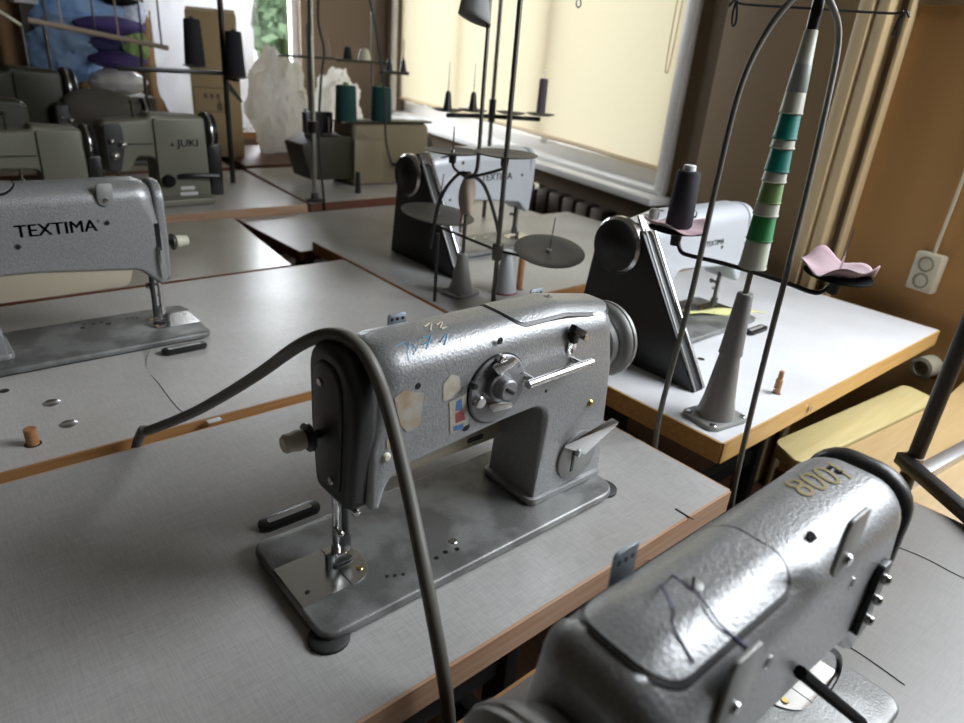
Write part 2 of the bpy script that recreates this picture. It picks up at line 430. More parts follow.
    mb = MB(); mb.slab(fp2, .003, 'yz', 3, (hx-.008) if style == 'rear' else (hx-.022)); mb.build('raised_panel', 'darkpaint_shade' if style != 'rear' or dark_face else paint, face)
    mb = MB(); screw(mb, (hx-.0245+fo, .012, .235), (-1, 0, 0), .005); screw(mb, (hx-.0245+fo, -.008, .125), (-1, 0, 0), .005); mb.build('screw', 'steel', face)
    # thread tension knob on the head end
    mb = MB(); mb.lathe([(0, 0), (.005, 0), (.005, .012), (.016, .012), (.016, .016), (.008, .017), (.008, .022)], (hx-.023+fo, .018, .170), (-1, 0, 0), 18); ten = mb.build('tension_disc', 'iron', t)
    mb = MB(); mb.lathe([(.006, .018), (.011, .02), (.012, .026), (.010, .034), (.0105, .040), (.008, .043), (0, .043)], (hx-.023+fo, .018, .170), (-1, 0, 0), 18); mb.build('tension_knob', 'cream', ten)
    mb = MB(); mb.box((hx-.016+fo, .0415-fo*.5, .205), (.004, .006, .06), .0015); mb.build('take_up_lever', 'iron', t)
    # needle bar, presser bar and foot
    mb = MB(); mb.cyl((-.002, 0, .028), (-.002, 0, .12), .0042); mb.cyl((-.002, 0, .020), (-.002, 0, .030), .0058); nb = mb.build('needle_bar', 'steel', t)
    mb = MB(); mb.cyl((-.002, 0, .003), (-.002, 0, .022), .0009, n=8); mb.build('needle', 'polished', nb)
    mb = MB(); mb.cyl((.012, .003, .03), (.012, .003, .12), .0045); pb = mb.build('presser_bar', 'iron', t)
    mb = MB(); mb.box((.008, .002, .026), (.016, .012, .022), .002); mb.box((-.010, .0, .010), (.010, .007, .018), .001)
    mb.slab(rpoly([(-.008, -.006, .003, .001), (.018, -.006, .005, .001), (.018, .006, .005, .001), (-.008, .006, .003, .001)]), .0015, 'xy', 2, .0040); mb.build('presser_foot', 'iron', pb)
    mb = MB(); dome(mb, (.015, -.012, .078), (0, -1, 0), .006, .008); mb.cyl((.015, .0, .078), (.015, -.014, .078), .004); mb.build('clamp_screw', 'polished', pb)
    mb = MB(); mb.cyl((-.004, -.002, .055), (-.004, -.014, .055), .003); dome(mb, (-.004, -.014, .055), (0, -1, 0), .0045, .004); mb.build('thumb_screw', 'polished', t)
    # top cover let into the arm
    mb = MB(); top_patch(mb, cover[0]-.003, cover[1]+.003, -.0378, .0378, .026, .0008, zt); seam = mb.build('cover_seam', 'black', t)
    mb = MB(); top_patch(mb, cover[0], cover[1], -.035, .035, .024, .0016, zt); cov = mb.build('top_cover', paint, t)
    cx = (cover[0]+cover[1])/2
    mb = MB(); screw(mb, (cx, 0, topz(cx, 0, zt)+.0008), (0, 0, 1), .0066, .0016); mb.build('cover_screw', 'castgrey', cov)
    mb = MB(); slot(mb, (cx, 0, topz(cx, 0, zt)), (0, 0, 1), .0066, (1, .6, 0)); mb.build('screw_slot', 'black', cov)
    # hand wheel
    hz = .195+dz+whz; x0 = armr-.002
    wp = [(0, 0), (.040, 0), (.042, .006), (.040, .012), (.050, .016), (.054, .022), (.054, .034), (.049, .040), (.040, .042), (.036, .036), (.020, .034), (.018, .044), (0, .046)]
    if guard: wp = [(r*1.08 if r > .03 else r, h) for r, h in wp]
    mb = MB(); mb.lathe(wp, (x0, 0, hz), (1, 0, 0), 40); hw = mb.build('hand_wheel', 'castgrey' if wheel == 'grey' else 'steel', t)
    if wheel != 'grey':
        mb = MB(); mb.lathe([(0, 0), (.0525, 0), (.051, .002), (.024, .003), (.02, .005), (0, .005)], (x0+.0425, 0, hz), (1, 0, 0), 36); mb.build('wheel_face', 'black', hw)
    else:
        mb = MB(); mb.lathe([(.0545, .026), (.0552, .0275), (.0545, .029)], (x0, 0, hz), (1, 0, 0), 40); mb.build('wheel_ridge', 'steel', hw)
    # hinge loops behind and rubber cushions under the bed corners
    for hx in ((.0, ) if style != 'front' else (.0, )):
        mb = MB(); mb.slab(rpoly([(hx-.042, .112, .012, .003), (hx+.042, .112, .012, .003), (hx+.042, .136, .012, .003), (hx-.042, .136, .012, .003)]), .005, 'xy', 2, -.0098)
        hg = mb.build('hinge_bracket', 'black', t)
        mb = MB(); mb.prism(rrect(hx-.030, hx+.030, .1195, .1285, .003), -.0049, -.0046); mb.build('bracket_slot', 'lamgrey', hg)
    for (cx_, cy_) in ((bedx[0]+.012, -.083), (bedx[1]-.008, -.070)):
        mb = MB(); mb.lathe([(0, 0), (.022, 0), (.022, .004), (.019, .006), (0, .006)], (cx_, cy_+.004, -.0149), (0, 0, 1), 20); mb.build('rubber_cushion', 'rubber', t)
    if guard:
        # belt guard from the wheel down to the table
        g = rpoly([(.052, hz+.038, .02, .003), (-.04, hz+.045, .02, .003), (-.06, hz-.02, .02, .003), (-.085, -.0149, 0, .003), (.235, -.0149, 0, .003)])
        mb = MB(); mb.slab(g, .017, 'yz', 3, x0+.012); gd = mb.build('belt_guard', 'black', t)
        a = Vector((.05, hz+.044)); b = Vector((.232, -.0149)); n_ = (b-a).length; ang = math.atan2(b.y-a.y, b.x-a.x)
        for xx, ww, kk in ((x0-.003, .006, 'polished'), (x0+.026, .004, 'castgrey')):
            mb = MB(); m_ = Matrix.Rotation(ang, 4, 'X'); c = (a+b)/2
            mb.box((xx, c.x+.0045, c.y+.003), (ww, n_, .004), .001, m_); mb.build('guard_edge', kk, gd)
        mb = MB(); aa = Vector((.02, hz+.064)); bb = Vector((.085, hz-.03)); ang = math.atan2(bb.y-aa.y, bb.x-aa.x); c = (aa+bb)/2
        mb.box((x0-.002, c.x+.004, c.y), (.034, (bb-aa).length, .007), .002, Matrix.Rotation(ang, 4, 'X')); mb.build('wheel_shield', 'steel' , gd)
    return t, body

def loc_on(t, rz, px, py, yl):
    """where the sight line through a picture point meets the machine's own plane y = yl"""
    o = t.location; s_ = 1 if rz == 0 else -1
    p = aty(px, py, o.y+s_*yl); return ((p.x-o.x)*s_, p.z-o.z)

def rear_details(t, rz, tabs, holes, txt=None, mt='castgrey', screws=()):
    for (px, py, w, h, nh) in tabs:
        x, z = loc_on(t, rz, px, py, .049)
        pr_ = rpoly([(x-w/2, z-h/2, w*.48, .0006), (x+w/2, z-h/2, w*.48, .0006), (x+w/2, z+h/2, w*.2, .0006), (x-w/2, z+h/2, w*.2, .0006)], 6)
        mb = MB(); mb.slab(pr_, .0016, 'xz', 2, HWD+.0022); g = mb.build('thread_guide', mt, t)
        mb = MB(); screw(mb, (x, HWD+.0038, z-h*.22), (0, 1, 0), .0042, .003); mb.build('guide_screw', 'polished', g)
    for (px, py, r) in holes:
        x, z = loc_on(t, rz, px, py, HWD)
        mb = MB(); mb.lathe([(0, 0), (r*1.5, 0), (r*1.5, .001), (r, .0012), (0, .0004)], (x, HWD-.0004, z), (0, 1, 0), 14); mb.build('oil_cup', 'steel', t)
        mb = MB(); mb.lathe([(r, 0), (0, 0)], (x, HWD+.0011, z), (0, 1, 0), 14); mb.build('hole', 'black', t)
    if txt:
        body, px, py, size, st = txt
        x, z = loc_on(t, rz, px, py, HWD)
        lettering('lettering', body, size, lambda u, v: (x-u, HWD+.0006, z+v), 'printblack', t, 0, st)

# --- the machine in the middle, seen from its working side
M1 = (.307, .5555, .765)
m1, b1 = flat_machine('grey hammered-metal sewing machine with dial and levers, hose hanging over its head', M1, 0, style='front')
def f1(px, py, yl=-HWD): return loc_on(m1, 0, px, py, yl)
YF = -HWD
def lathe_y(mb, x, z, prof, y0=YF, n=28): mb.lathe(prof, (x, y0, z), (0, -1, 0), n)
dx, dz_ = f1(496, 388)
mb = MB(); lathe_y(mb, dx, dz_, [(0, 0), (.043, 0), (.043, .003), (.041, .0045), (0, .0045)], n=48); dial = mb.build('stitch_dial', 'satin', m1)
mb = MB(); lathe_y(mb, dx, dz_, [(.0445, 0), (.0445, .001), (.0428, .001)], n=48); mb.build('dial_seam', 'black', dial)
kx, kz = f1(504, 388, -.062)
mb = MB(); lathe_y(mb, kx, kz, [(0, .004), (.0175, .004), (.0175, .012), (.014, .013), (.013, .024), (.011, .026), (0, .026)], n=28); mb.build('dial_hub', 'satin', dial)
mb = MB(); mb.box((kx, YF-.0265, kz), (.016, .002, .004), .0005, Matrix.Rotation(.6, 4, 'Y')); mb.build('hub_slot', 'black', dial)
for (px, py, r) in ((480, 402, .0075), (474, 386, .004), (502, 360, .006)):
    x, z = f1(px, py, -.055); mb = MB(); lathe_y(mb, x, z, [(0, .004), (r, .004), (r, .011), (r*.8, .0125), (0, .0125)]); mb.build('dial_stud', 'steel' if r > .005 else 'black', dial)
for (p0, p1_, p3, p4) in (((486, 404), (493, 412), (513, 407), (512, 402)), ((492, 368), (500, 377), (519, 361), (515, 357))):
    pts = [f1(*p, -.060) for p in (p0, p1_, p3, p4)]
    mb = MB(); mb.slab([(a, b, .001) for a, b, _ in rpoly([(a, b, .004) for a, b in pts])], .003, 'xz', 2, -.058); mb.build('dial_lever', 'steel', dial)
for k in range(9):
    a = math.radians(20+k*18); mb = MB(); mb.box((dx+.037*math.cos(a), YF-.0047, dz_+.037*math.sin(a)), (.004, .0006, .0008), 0, Matrix.Rotation(-a, 4, 'Y')); mb.build('dial_mark', 'black', dial)
# polished bar
xa, za = f1(530, 386, -.07); xb, zb = f1(594, 363, -.07)
mb = MB(); mb.tube([(xa, -.066, za), (xb, -.066, zb)], .0055, 14, 1); bar = mb.build('guide_bar', 'polished', m1)
mb = MB()
for q in (.12, .86): mb.cyl((xa+(xb-xa)*q, -.045, za+(zb-za)*q), (xa+(xb-xa)*q, -.066, za+(zb-za)*q), .004)
mb.build('bar_post', 'steel', bar)
# lever plate and reverse lever
lx, lz = f1(577, 455, -.048)
mb = MB(); lathe_y(mb, lx, lz, [(0, 0), (.0385, 0), (.0385, .003), (.037, .004), (0, .004)], n=40); lp = mb.build('lever_plate', 'castgrey', m1)
mb = MB(); mb.box((lx-.010, YF-.0042, lz-.004), (.006, .001, .036), .0004); mb.build('lever_slot', 'black', lp)
mb = MB()
A = [(566, 445), (587, 452), (619, 422), (612, 418)]
ys = (-.053, -.060, -.076, -.068)
pts = [f1(p[0], p[1], y_) for p, y_ in zip(A, ys)]
V1 = [mb.bm.verts.new((q_[0], y_, q_[1])) for q_, y_ in zip(pts, ys)]
mb.bm.faces.new(V1); r_ = bmesh.ops.extrude_face_region(mb.bm, geom=mb.bm.faces[:]); bmesh.ops.translate(mb.bm, verts=[v for v in r_['geom'] if isinstance(v, bmesh.types.BMVert)], vec=(0, .002, -.005))
mb.build('feed_lever', 'polished', m1)
mb = MB(); mb.box((lx-.008, -.052, lz+.010), (.006, .014, .010), .001); mb.build('lever_pivot', 'steel', lp)
# upper tension block, buttons, holes
tx, tz = f1(574, 340, -.05)
mb = MB(); mb.slab(rpoly([(tx-.009, tz-.02, .008, .0006), (tx+.009, tz-.02, .008, .0006), (tx+.006, tz+.012, .003, .0006), (tx-.006, tz+.012, .003, .0006)]), .0015, 'xz', 2, -.0475); tb = mb.build('thread_bracket', 'polished', m1)
mb = MB(); mb.box((tx+.003, -.052, tz+.012), (.026, .010, .010), .002, Matrix.Rotation(.5, 4, 'Y')); mb.box((tx-.002, -.050, tz+.004), (.010, .012, .014), .002); mb.build('bracket_catch', 'black', tb)
mb = MB(); mb.cyl((tx+.014, -.048, tz+.002), (tx+.014, -.058, tz+.002), .004); mb.build('bracket_stud', 'steel', tb)
for (px, py, r, m_) in ((590, 403, .0055, 'brass'), (386, 457, .0055, 'cream')):
    x, z = f1(px, py); mb = MB(); mb.lathe([(r, 0), (r, .001), (r*.6, .0035), (0, .004)], (x, YF, z), (0, -1, 0), 16); mb.build('oil_button', m_, m1)
for (px, py, r) in ((418, 386, .0035), (500, 341, .004), (546, 391, .0022), (466, 427, .005), (358, 505, .003)):
    x, z = f1(px, py); mb = MB(); mb.lathe([(0, .0006), (r, .0006), (r*1.1, 0)], (x, YF, z), (0, -1, 0), 14); mb.build('oil_hole', 'black', m1)
# three-hole thread tabs on the back of the arm
def tab3(t, x, y, z, w=.024, h=.024, rot=0):
    mb = MB(); mb.slab(rpoly([(x-w/2, z-h*.5, 0, .0005), (x+w/2, z-h*.5, 0, .0005), (x+w/2, z+h*.5, .004, .0005), (x-w/2, z+h*.5, .004, .0005)]), .001, 'xz', 2, y)
    g = mb.build('thread_tab', 'zinc', t)
    for k in (-1, 0, 1):
        for sg in (-1, 1):
            mb = MB(); mb.lathe([(.0022, 0), (0, 0)], (x+k*.0072, y+sg*.00115, z+h*.22), (0, sg, 0), 10); mb.build('tab_hole', 'black', g)
for px, py in ((397, 323), (536, 297)):
    p = aty(px, py, .555+.040); tab3(m1, p.x-M1[0], .040, p.z-M1[2])
# worn paint, stickers and chalk marks
def front_blob(name, pxs, m_, lift=.0007, y=YF):
    mb = MB(); vs = [(x, z) for x, z in (f1(*p, y) for p in pxs)]
    V_ = [mb.bm.verts.new((x, y-lift, z)) for x, z in vs]; mb.bm.faces.new(V_); mb.build(name, m_, m1)
front_blob('worn_patch', [(443, 384), (451, 374), (459, 376), (460, 388), (452, 398), (443, 401)], 'sticker')
front_blob('sticker', [(449, 402), (468, 392), (468, 424), (450, 434)], 'sticker')
front_blob('sticker_print', [(455, 413), (462, 409), (465, 419), (455, 423)], 'stickerred', .001)
front_blob('sticker_print', [(456, 401), (461, 398), (462, 409), (455, 411)], 'stickerblue', .001)
front_blob('sticker_print', [(453, 426), (463, 423), (463, 428), (453, 431)], 'stickerblue', .001)
front_blob('glue_residue', [(394, 398), (404, 390), (424, 393), (421, 410), (420, 424), (407, 432), (400, 425)], 'residue')
front_blob('glue_residue', [(386, 440), (391, 434), (391, 446), (387, 450)], 'residue')
def on_arm(px, py):
    """meet the rounded shoulder of the arm by stepping along the sight line"""
    d = ray(px, py).normalized(); o = Vector(M1); p = CAM.copy()
    for k in range(4000):
        p = CAM + d*(.3+k*.0004); l = p-o
        if abs(l.y) < HWD and l.z < topz(l.x, l.y) and l.z > .1: return l
        if l.y < -HWD and False: break
    return p-o
def shoulder_stroke(name, pxs, m_, r):
    mb = MB(); pts = [on_arm(*p) for p in pxs]
    mb.tube(pts, r, 6, 3); mb.build(name, m_, m1)
for st in ([(395, 347), (404, 343), (409, 350)], [(409, 343), (407, 352), (408, 360)], [(416, 352), (413, 345), (413, 355)], [(422, 338), (430, 336)], [(431, 336), (428, 344), (426, 349)], [(440, 342), (447, 334), (444, 345)], [(421, 345), (432, 341)]):
    shoulder_stroke('chalk_mark', st, 'blue', .0012)
for st in ([(424, 327), (431, 323), (430, 331)], [(436, 325), (442, 322), (440, 329), (446, 327)]):
    shoulder_stroke('chalk_mark', st, 'chalk', .0012)

# --- grey machine on the table behind, seen from its back
M2 = (.373, 1.385, .765)
m2, _ = flat_machine('grey sewing machine at left lettered TEXTIMA, seen from the back on the second table', M2, PI, style='rear', hx=-.008, zt=.293)
rear_details(m2, PI, [(105, 195, .026, .040, 1)], [(107, 223, .0035), (18, 247, .0035)], ('TEXTIMA', 57, 229, .030, 1.0))
x, z = loc_on(m2, PI, 158, 237, HWD)
mb = MB(); mb.prism([(x-.0045, z-.026), (x+.0045, z-.026), (x+.0045, z+.026), (x-.0045, z+.026)], HWD-.001, HWD+.0006, 0, 'xz'); mb.build('head_slot', 'black', m2)
x, z = loc_on(m2, PI, 160, 262, HWD)
mb = MB(); mb.tube([(x, HWD+.003, z+.03), (x+.001, HWD+.005, z), (x-.001, HWD+.003, z-.03)], .0028, 8, 4); mb.build('take_up_wire', 'steel', m2)
x, z = loc_on(m2, PI, 98, 221, HWD)
mb = MB(); mb.lathe([(.0022, 0), (.0022, .0006), (.0015, .0006), (.0015, 0)], (x, HWD, z), (0, 1, 0), 12); mb.build('trade_mark_ring', 'printblack', m2)

# --- pale machines on the tables at right, each with a black belt guard
M3 = (1.538, .835, .765)
m3, _ = flat_machine('pale grey sewing machine with black belt guard, beside the pink-lined thread stand', M3, PI, 'palegrey', style='rear', guard=True, wheel='polished', hx=-.010, whz=.024)
rear_details(m3, PI, [], [(705, 243, .003), (722, 247, .003), (745, 243, .003), (650, 275, .003)], ('TEXTIMA', 715, 243, .018, 1.0))
M4 = (1.556, 1.60, .765)
m4, _ = flat_machine('pale grey sewing machine with black belt guard, under the window sill', M4, PI, 'palegrey', style='rear', guard=True, wheel='polished', hx=-.010, whz=.012, zt=.294)
rear_details(m4, PI, [], [(522, 175, .003), (450, 200, .003), (463, 163, .004)], ('TEXTIMA', 497, 177, .030, 1.0))
# sample of yellow cloth under the presser foot of the nearer pale machine
mb = MB()
def yc(u, v):
    a = aty(687, 284, .85).lerp(aty(735, 306, .78), u); return Vector((1.44+.20*u, .86-.10*u+(v-.5)*.035, .7695+.004*math.sin(u*9+v*3)))
mb.grid(yc, 16, 5); tag(mb.build('fabric_strip', 'yellowcloth', solid=.002), 'narrow yellow fabric strip under the pale machine needle beside the green cup stack', 'fabric')

# --- machine in the front right corner, seen from above and behind
M0 = (.577, .150, .765)
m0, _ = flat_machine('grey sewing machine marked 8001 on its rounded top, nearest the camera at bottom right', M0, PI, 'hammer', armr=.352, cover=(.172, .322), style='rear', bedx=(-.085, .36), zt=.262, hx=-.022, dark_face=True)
rear_details(m0, PI, [(738, 690, .034, .060, 1), (850, 545, .034, .050, 1)], [(768, 662, .0035), (852, 583, .0035)])
def m0l(px, py, zz):
    p = atz(px, py, M0[2]+zz); return (-(p.x-M0[0]), -(p.y-M0[1]))
def m0top(px, py):
    d = ray(px, py).normalized(); o = Vector(M0)
    for k in range(5000):
        p = CAM+d*(.2+k*.0003); l = Vector((-(p.x-o.x), -(p.y-o.y), p.z-o.z))
        if abs(l.y) < HWD and l.z < topz(l.x, l.y, .262): return l
    return l
c8 = m0top(820, 480); e8 = m0top(846, 469); dirn = Vector((e8.x-c8.x, e8.y-c8.y)).normalized(); upn = Vector((-dirn.y, dirn.x))
def f8(u, v):
    x = c8.x+dirn.x*u+upn.x*v; y = c8.y+dirn.y*u+upn.y*v
    return (x, y, topz(x, y, .262)+.0008)
lettering('painted_number', '8001', .036, f8, 'goldpaint', m0, .2, 1., True, -.004)
for (px, py, r) in ((812, 539, .0055), (838, 472, .0035), (829, 468, .003)):
    l = m0top(px, py); mb = MB(); n_ = Vector((0, l.y*2.2, .05)).normalized()
    mb.lathe([(0, .0008), (r, .0008), (r*1.1, 0)], l, n_, 14); mb.build('oil_hole', 'blackmatte', m0)
p = aty(623, 567, .150+.049); tab3(m0, -(p.x-M0[0]), -.049, p.z-M0[2], .026, .034)
mb = MB()
for st in ([(640, 560), (660, 590), (672, 630), (693, 668)], [(640, 556), (672, 580), (700, 603), (720, 630), (750, 655)]):
    mb.tube([m0top(*p)+Vector((0, 0, .0034)) for p in st], .0007, 5, 6)
tag(mb.build('loose_thread', 'bluethread', loc=M0), 'dark blue thread ends trailing over the top cover of the bottom right machine', 'thread')
bpy.data.objects['loose_thread'].rotation_euler = (0, 0, PI)
x, z = loc_on(m0, PI, 872, 600, .05)
mb = MB(); mb.slab(rpoly([(x-.010, z-.035, .006, .001), (x+.012, z-.035, .006, .001), (x+.012, z+.04, .006, .001), (x-.010, z+.04, .006, .001)]), .003, 'xz', 2, HWD+.003); tk = mb.build('tension_block', 'black', m0)
for k in (-.018, .004, .026):
    mb = MB(); mb.cyl((x+.002, HWD+.004, z+k), (x+.002, HWD+.009, z+k), .0045); dome(mb, (x+.002, HWD+.009, z+k), (0, 1, 0), .0045, .003); mb.build('tension_stud', 'steel', tk)
# knife lever hanging beside the needle
mb = MB(); a = aty(800, 672, .10); b = atz(862, 723, .80)
mb.tube([a, b], .005, 8, 1); kl = mb.build('presser_lifter', 'blackmatte'); kl.parent = m0; kl.matrix_parent_inverse = (Matrix.Translation(M0) @ Matrix.Rotation(PI, 4, 'Z')).inverted()
mb = MB(); mb.tube([atz(824, 645, .83), atz(838, 655, .80), atz(838, 672, .772), atz(828, 690, .768)], .003, 8, 5); kl = mb.build('foot_spring', 'black'); kl.parent = m0; kl.matrix_parent_inverse = (Matrix.Translation(M0) @ Matrix.Rotation(PI, 4, 'Z')).inverted()

# ------------------------------------------------------------------ tables
def table(label, corners, z, top='lam', edge='edgewood', th=.036, legs=True, group=None, name='sewing_table', band=.004):
    """corners counter-clockwise in plan; the laminate top, wooden lipping and steel trestle are parts"""
    cx = sum(c[0] for c in corners)/4; cy = sum(c[1] for c in corners)/4
    t = thing(name, label, 'table', (cx, cy, 0), 0, group)
    L = [(x-cx, y-cy) for x, y in corners]
    mb = MB(); mb.prism(L, z-th+.0005, z); mb.build('tabletop', top, t)
    for i in range(4):
        a = Vector(L[i]); b = Vector(L[(i+1) % 4]); d = (b-a); n = Vector((d.y, -d.x)).normalized()*band
        mb = MB(); mb.prism([tuple(a), tuple(b), tuple(b+n), tuple(a+n)], z-th, z-.0006)
        mb.build('edge_strip', edge, t)
    if legs:
        x0 = min(c[0] for c in L)+.14; x1 = max(c[0] for c in L)-.14; y0 = min(c[1] for c in L)+.08; y1 = max(c[1] for c in L)-.08; ym = (y0+y1)/2
        for x in (x0, x1):
            mb = MB(); mb.box((x, ym, (z-th)/2), (.035, .06, z-th-.06), .004); mb.box((x, ym, .018), (.04, y1-y0, .036), .006); mb.box((x, ym, z-th-.016), (.04, y1-y0-.06, .03), .004); mb.build('leg', 'iron', t)
        mb = MB(); mb.box(((x0+x1)/2, ym, .24), (x1-x0-.034, .03, .05), .004); mb.build('stretcher', 'iron', t)
        mb = MB(); mb.box(((x0+x1)/2, ym-.02, .09), (min(.42, (x1-x0)*.6), .26, .018), .004, Matrix.Rotation(.12, 4, 'X')); mb.build('treadle', 'iron', t)
    return t
t1 = table('pale table with reddish wooden edge under the middle grey sewing machine', [(-.36, .375), (.867, .378), (.864, .953), (-.36, .957)], .75, 'lam', 'edgepink')
t2 = table('pale table with brown edge under the machine lettered TEXTIMA', [(-.34, .990), (.941, .988), (.948, 1.662), (-.34, 1.666)], .75, 'lampale', 'edgewood')
t3 = table('white table with orange wooden edge carrying the cup-stack thread stand', [(.985, .461), (2.015, .456), (2.02, 1.115), (.987, 1.115)], .75, 'lamwhite', 'edgeorange', th=.04)
t4 = table('pale table with a dark left edge under the machine near the window sill', [(.957, 1.173), (2.10, 1.181), (2.10, 1.868), (.964, 1.868)], .75, 'lamgrey', 'edgewood', th=.036)
t5 = table('beige table behind the TEXTIMA table, bare top', [(-.30, 1.690), (.797, 1.680), (.858, 2.235), (-.30, 2.245)], .75, 'lambeige', 'edgered')
t6 = table('lower glossy table between the machine table under the sill and the overlock table', [(.925, 1.878), (2.06, 1.878), (2.06, 2.335), (.915, 2.335)], .72, 'lamgrey', 'edgered', th=.03)
t8 = table('light table under the olive JUKI machine, tan front edge', [(-.50, 2.350), (1.185, 2.345), (1.235, 3.06), (-.50, 3.10)], .75, 'lam', 'edgepink', th=.035)
t7 = table('pale table with dark edge under the beige overlock machine', [(1.200, 2.345), (2.36, 2.36), (2.44, 3.085), (1.268, 3.085)], .75, 'lam', 'edgered', th=.035)
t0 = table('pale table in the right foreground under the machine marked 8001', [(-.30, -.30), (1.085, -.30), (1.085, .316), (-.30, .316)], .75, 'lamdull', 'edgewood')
t9 = table('dark-topped table behind the overlock machine, holding the white plastic sacks', [(1.30, 3.16), (2.45, 3.20), (2.52, 3.78), (1.34, 3.76)], .75, 'edgered', 'edgered')
t10 = table('olive-machine table in the far left, mostly hidden behind machines', [(-.40, 3.17), (1.22, 3.15), (1.26, 3.72), (-.40, 3.74)], .75, 'lambeige', 'edgered')
t11 = table('long table against the back window holding plastic bags and cushions', [(-.2, 3.90), (1.22, 3.90), (1.22, 4.45), (-.2, 4.45)], .80, 'lambeige', 'edgewood')

# yellow and tan boards of the neighbouring bench at the right edge
tb = thing('workbench', 'tan bench at the right edge with a pale yellow board and aluminium rail', 'bench', (1.5, .1, 0))
def bl(p): return (p.x-1.5, p.y-.1)
Y1 = [bl(atz(*p, .66)) for p in ((775, 441), (800, 466), (938, 400), (905, 383))]
mb = MB(); mb.prism(p2(rpoly([(a, b, .02) for a, b in Y1])), .632, .660, .004); mb.build('yellow_board', 'yellowboard', tb)
mb = MB(); yl = [bl(atz(*q_, .656)) for q_ in ((808, 466), (943, 401))]
mb.prism([(-.385, -.55), (.55, -.55), (.55, yl[1][1]+.015), yl[1], yl[0], (-.385, yl[0][1])], .630, .656, .003); mb.build('bench_top', 'tanboard', tb)
r0 = atz(905, 480, .67); r1 = atz(985, 436, .67)
mb = MB(); dv = (r1-r0); mb.box(((r0.x+r1.x)/2-1.5, (r0.y+r1.y)/2-.1, .665), (dv.length*1.6, .028, .018), .003, Matrix.Rotation(math.atan2(dv.y, dv.x), 4, 'Z')); mb.build('aluminium_rail', 'aluminium', tb)
for x in (-.25, .42):
    mb = MB(); mb.box((x, -.15, .315), (.04, .6, .63), .004); mb.build('leg', 'iron', tb)

# ------------------------------------------------------------------ small things on the tables
def peg(px, py, z, r, h, label, tilt=0, two=False):
    p = atz(px, py, z); t = thing('wooden_peg', label, 'peg', p)
    mb = MB(); mb.lathe([(0, 0), (r, 0), (r, h*.98), (r*.93, h), (0, h)] if not two else [(0, 0), (r, 0), (r, h*.62), (r*.72, h*.64), (r*.72, h*.97), (r*.6, h), (0, h)], (0, 0, 0), (tilt, 0, 1), 18); mb.build('peg_body', 'pegwood', t)
    mb = MB(); mb.lathe([(r*1.35, 0), (r*1.35, .0004), (0, .0004)], (0, 0, 0), (0, 0, 1), 18); mb.build('peg_hole', 'black', t)
    if two:
        mb = MB(); mb.cyl((-r*.9, 0, h*.28), (-r*2, 0, h*.28), .0018, n=8); mb.build('peg_pin', 'steel', t)
peg(33, 444, .75, .0085, .026, 'short wooden peg standing on the table left of the two metal discs')
peg(776, 393, .75, .0068, .048, 'stepped wooden peg on the white table beside the thread stand base', 0, True)
p = atz(519, 289, .75)
peg(519, 289, .75, .0085, .10, 'tall wooden peg behind the bare thread discs, near the white cone base')
p = atz(358, 193, .75); t = thing('black_cone', 'small black cone standing on the overlock table', 'cone', p)
mb = MB(); mb.lathe([(0, 0), (.013, 0), (.008, .085), (0, .086)], (0, 0, 0), n=16); mb.build('cone_body', 'black', t)
for px, py, lab in ((52, 403, 'upper of the two round metal discs set in the table at left'), (69, 424, 'lower of the two round metal discs set in the table at left')):
    p = atz(px, py, .75); mb = MB(); mb.lathe([(.0125, 0), (.0122, .0012), (.010, .0024), (0, .003)], (0, 0, 0), n=24); tag(mb.build('metal_disc', 'polished', loc=p), lab, 'disc', 'metal discs in the tabletop')
for px, py, lab in ((4, 391, 'oval black hole in the table at the left edge'), (701, 359, 'round black hole in the white table beside the belt guard')):
    p = atz(px, py, .75); mb = MB(); mb.lathe([(.0075, 0), (.0075, .0006), (0, .0006)], (0, 0, 0), n=20); tag(mb.build('cable_hole', 'black', loc=p), lab, 'hole')
mb = MB(); mb.lathe([(.005, 0), (.006, .001), (.0055, .004), (0, .005)], (0, 0, 0), n=14); p = atz(538, 541, .75)
p = aty(216, 424, .965); mb = MB(); mb.box((0, 0, 0), (.022, .010, .003), .0008); tag(mb.build('paper_scrap', 'whitelabel', loc=(p.x, .9725, .7515)), 'small white scrap caught in the gap between the two left tables', 'paper scrap')
p = atz(700, 521, .75); mb = MB(); mb.box((p.x-.006, .382, .7508), (.002, .03, .0012)); o = mb.build('edge_nick', 'pen'); o.parent = t1; o.matrix_parent_inverse = Matrix.Translation(t1.location).inverted()
p = atz(815, 410, .73); mb = MB(); mb.lathe([(0, 0), (.006, 0), (.006, .003), (0, .0045)], (0, 0, 0), (0, -1, 0), 14); o = mb.build('edge_screw', 'steel'); o.parent = t3; o.location = (p.x-t3.location.x, .4535-t3.location.y, .728)
# long thread ends on the tables
def thread(label, pts, m_='darkthread', r=.0005, cat='thread', name='loose_thread'):
    mb = MB(); mb.tube(pts, r, 5, 6); return tag(mb.build(name, m_), label, cat)
thread('loose dark thread lying from the TEXTIMA needle down to the table edge', [Vector((M2[0], M2[1], .7675))]+[atz(*p, .7506) for p in ((146, 362), (160, 385), (178, 408), (190, 416))])
thread('loose dark thread on the foreground table right of the machine marked 8001', [atz(*p, .7506) for p in ((893, 545), (925, 558), (964, 578), (1000, 590))])
thread('loose thread trailing on the foreground table below the marked machine', [atz(*p, .7506) for p in ((842, 642), (870, 660), (905, 685))])

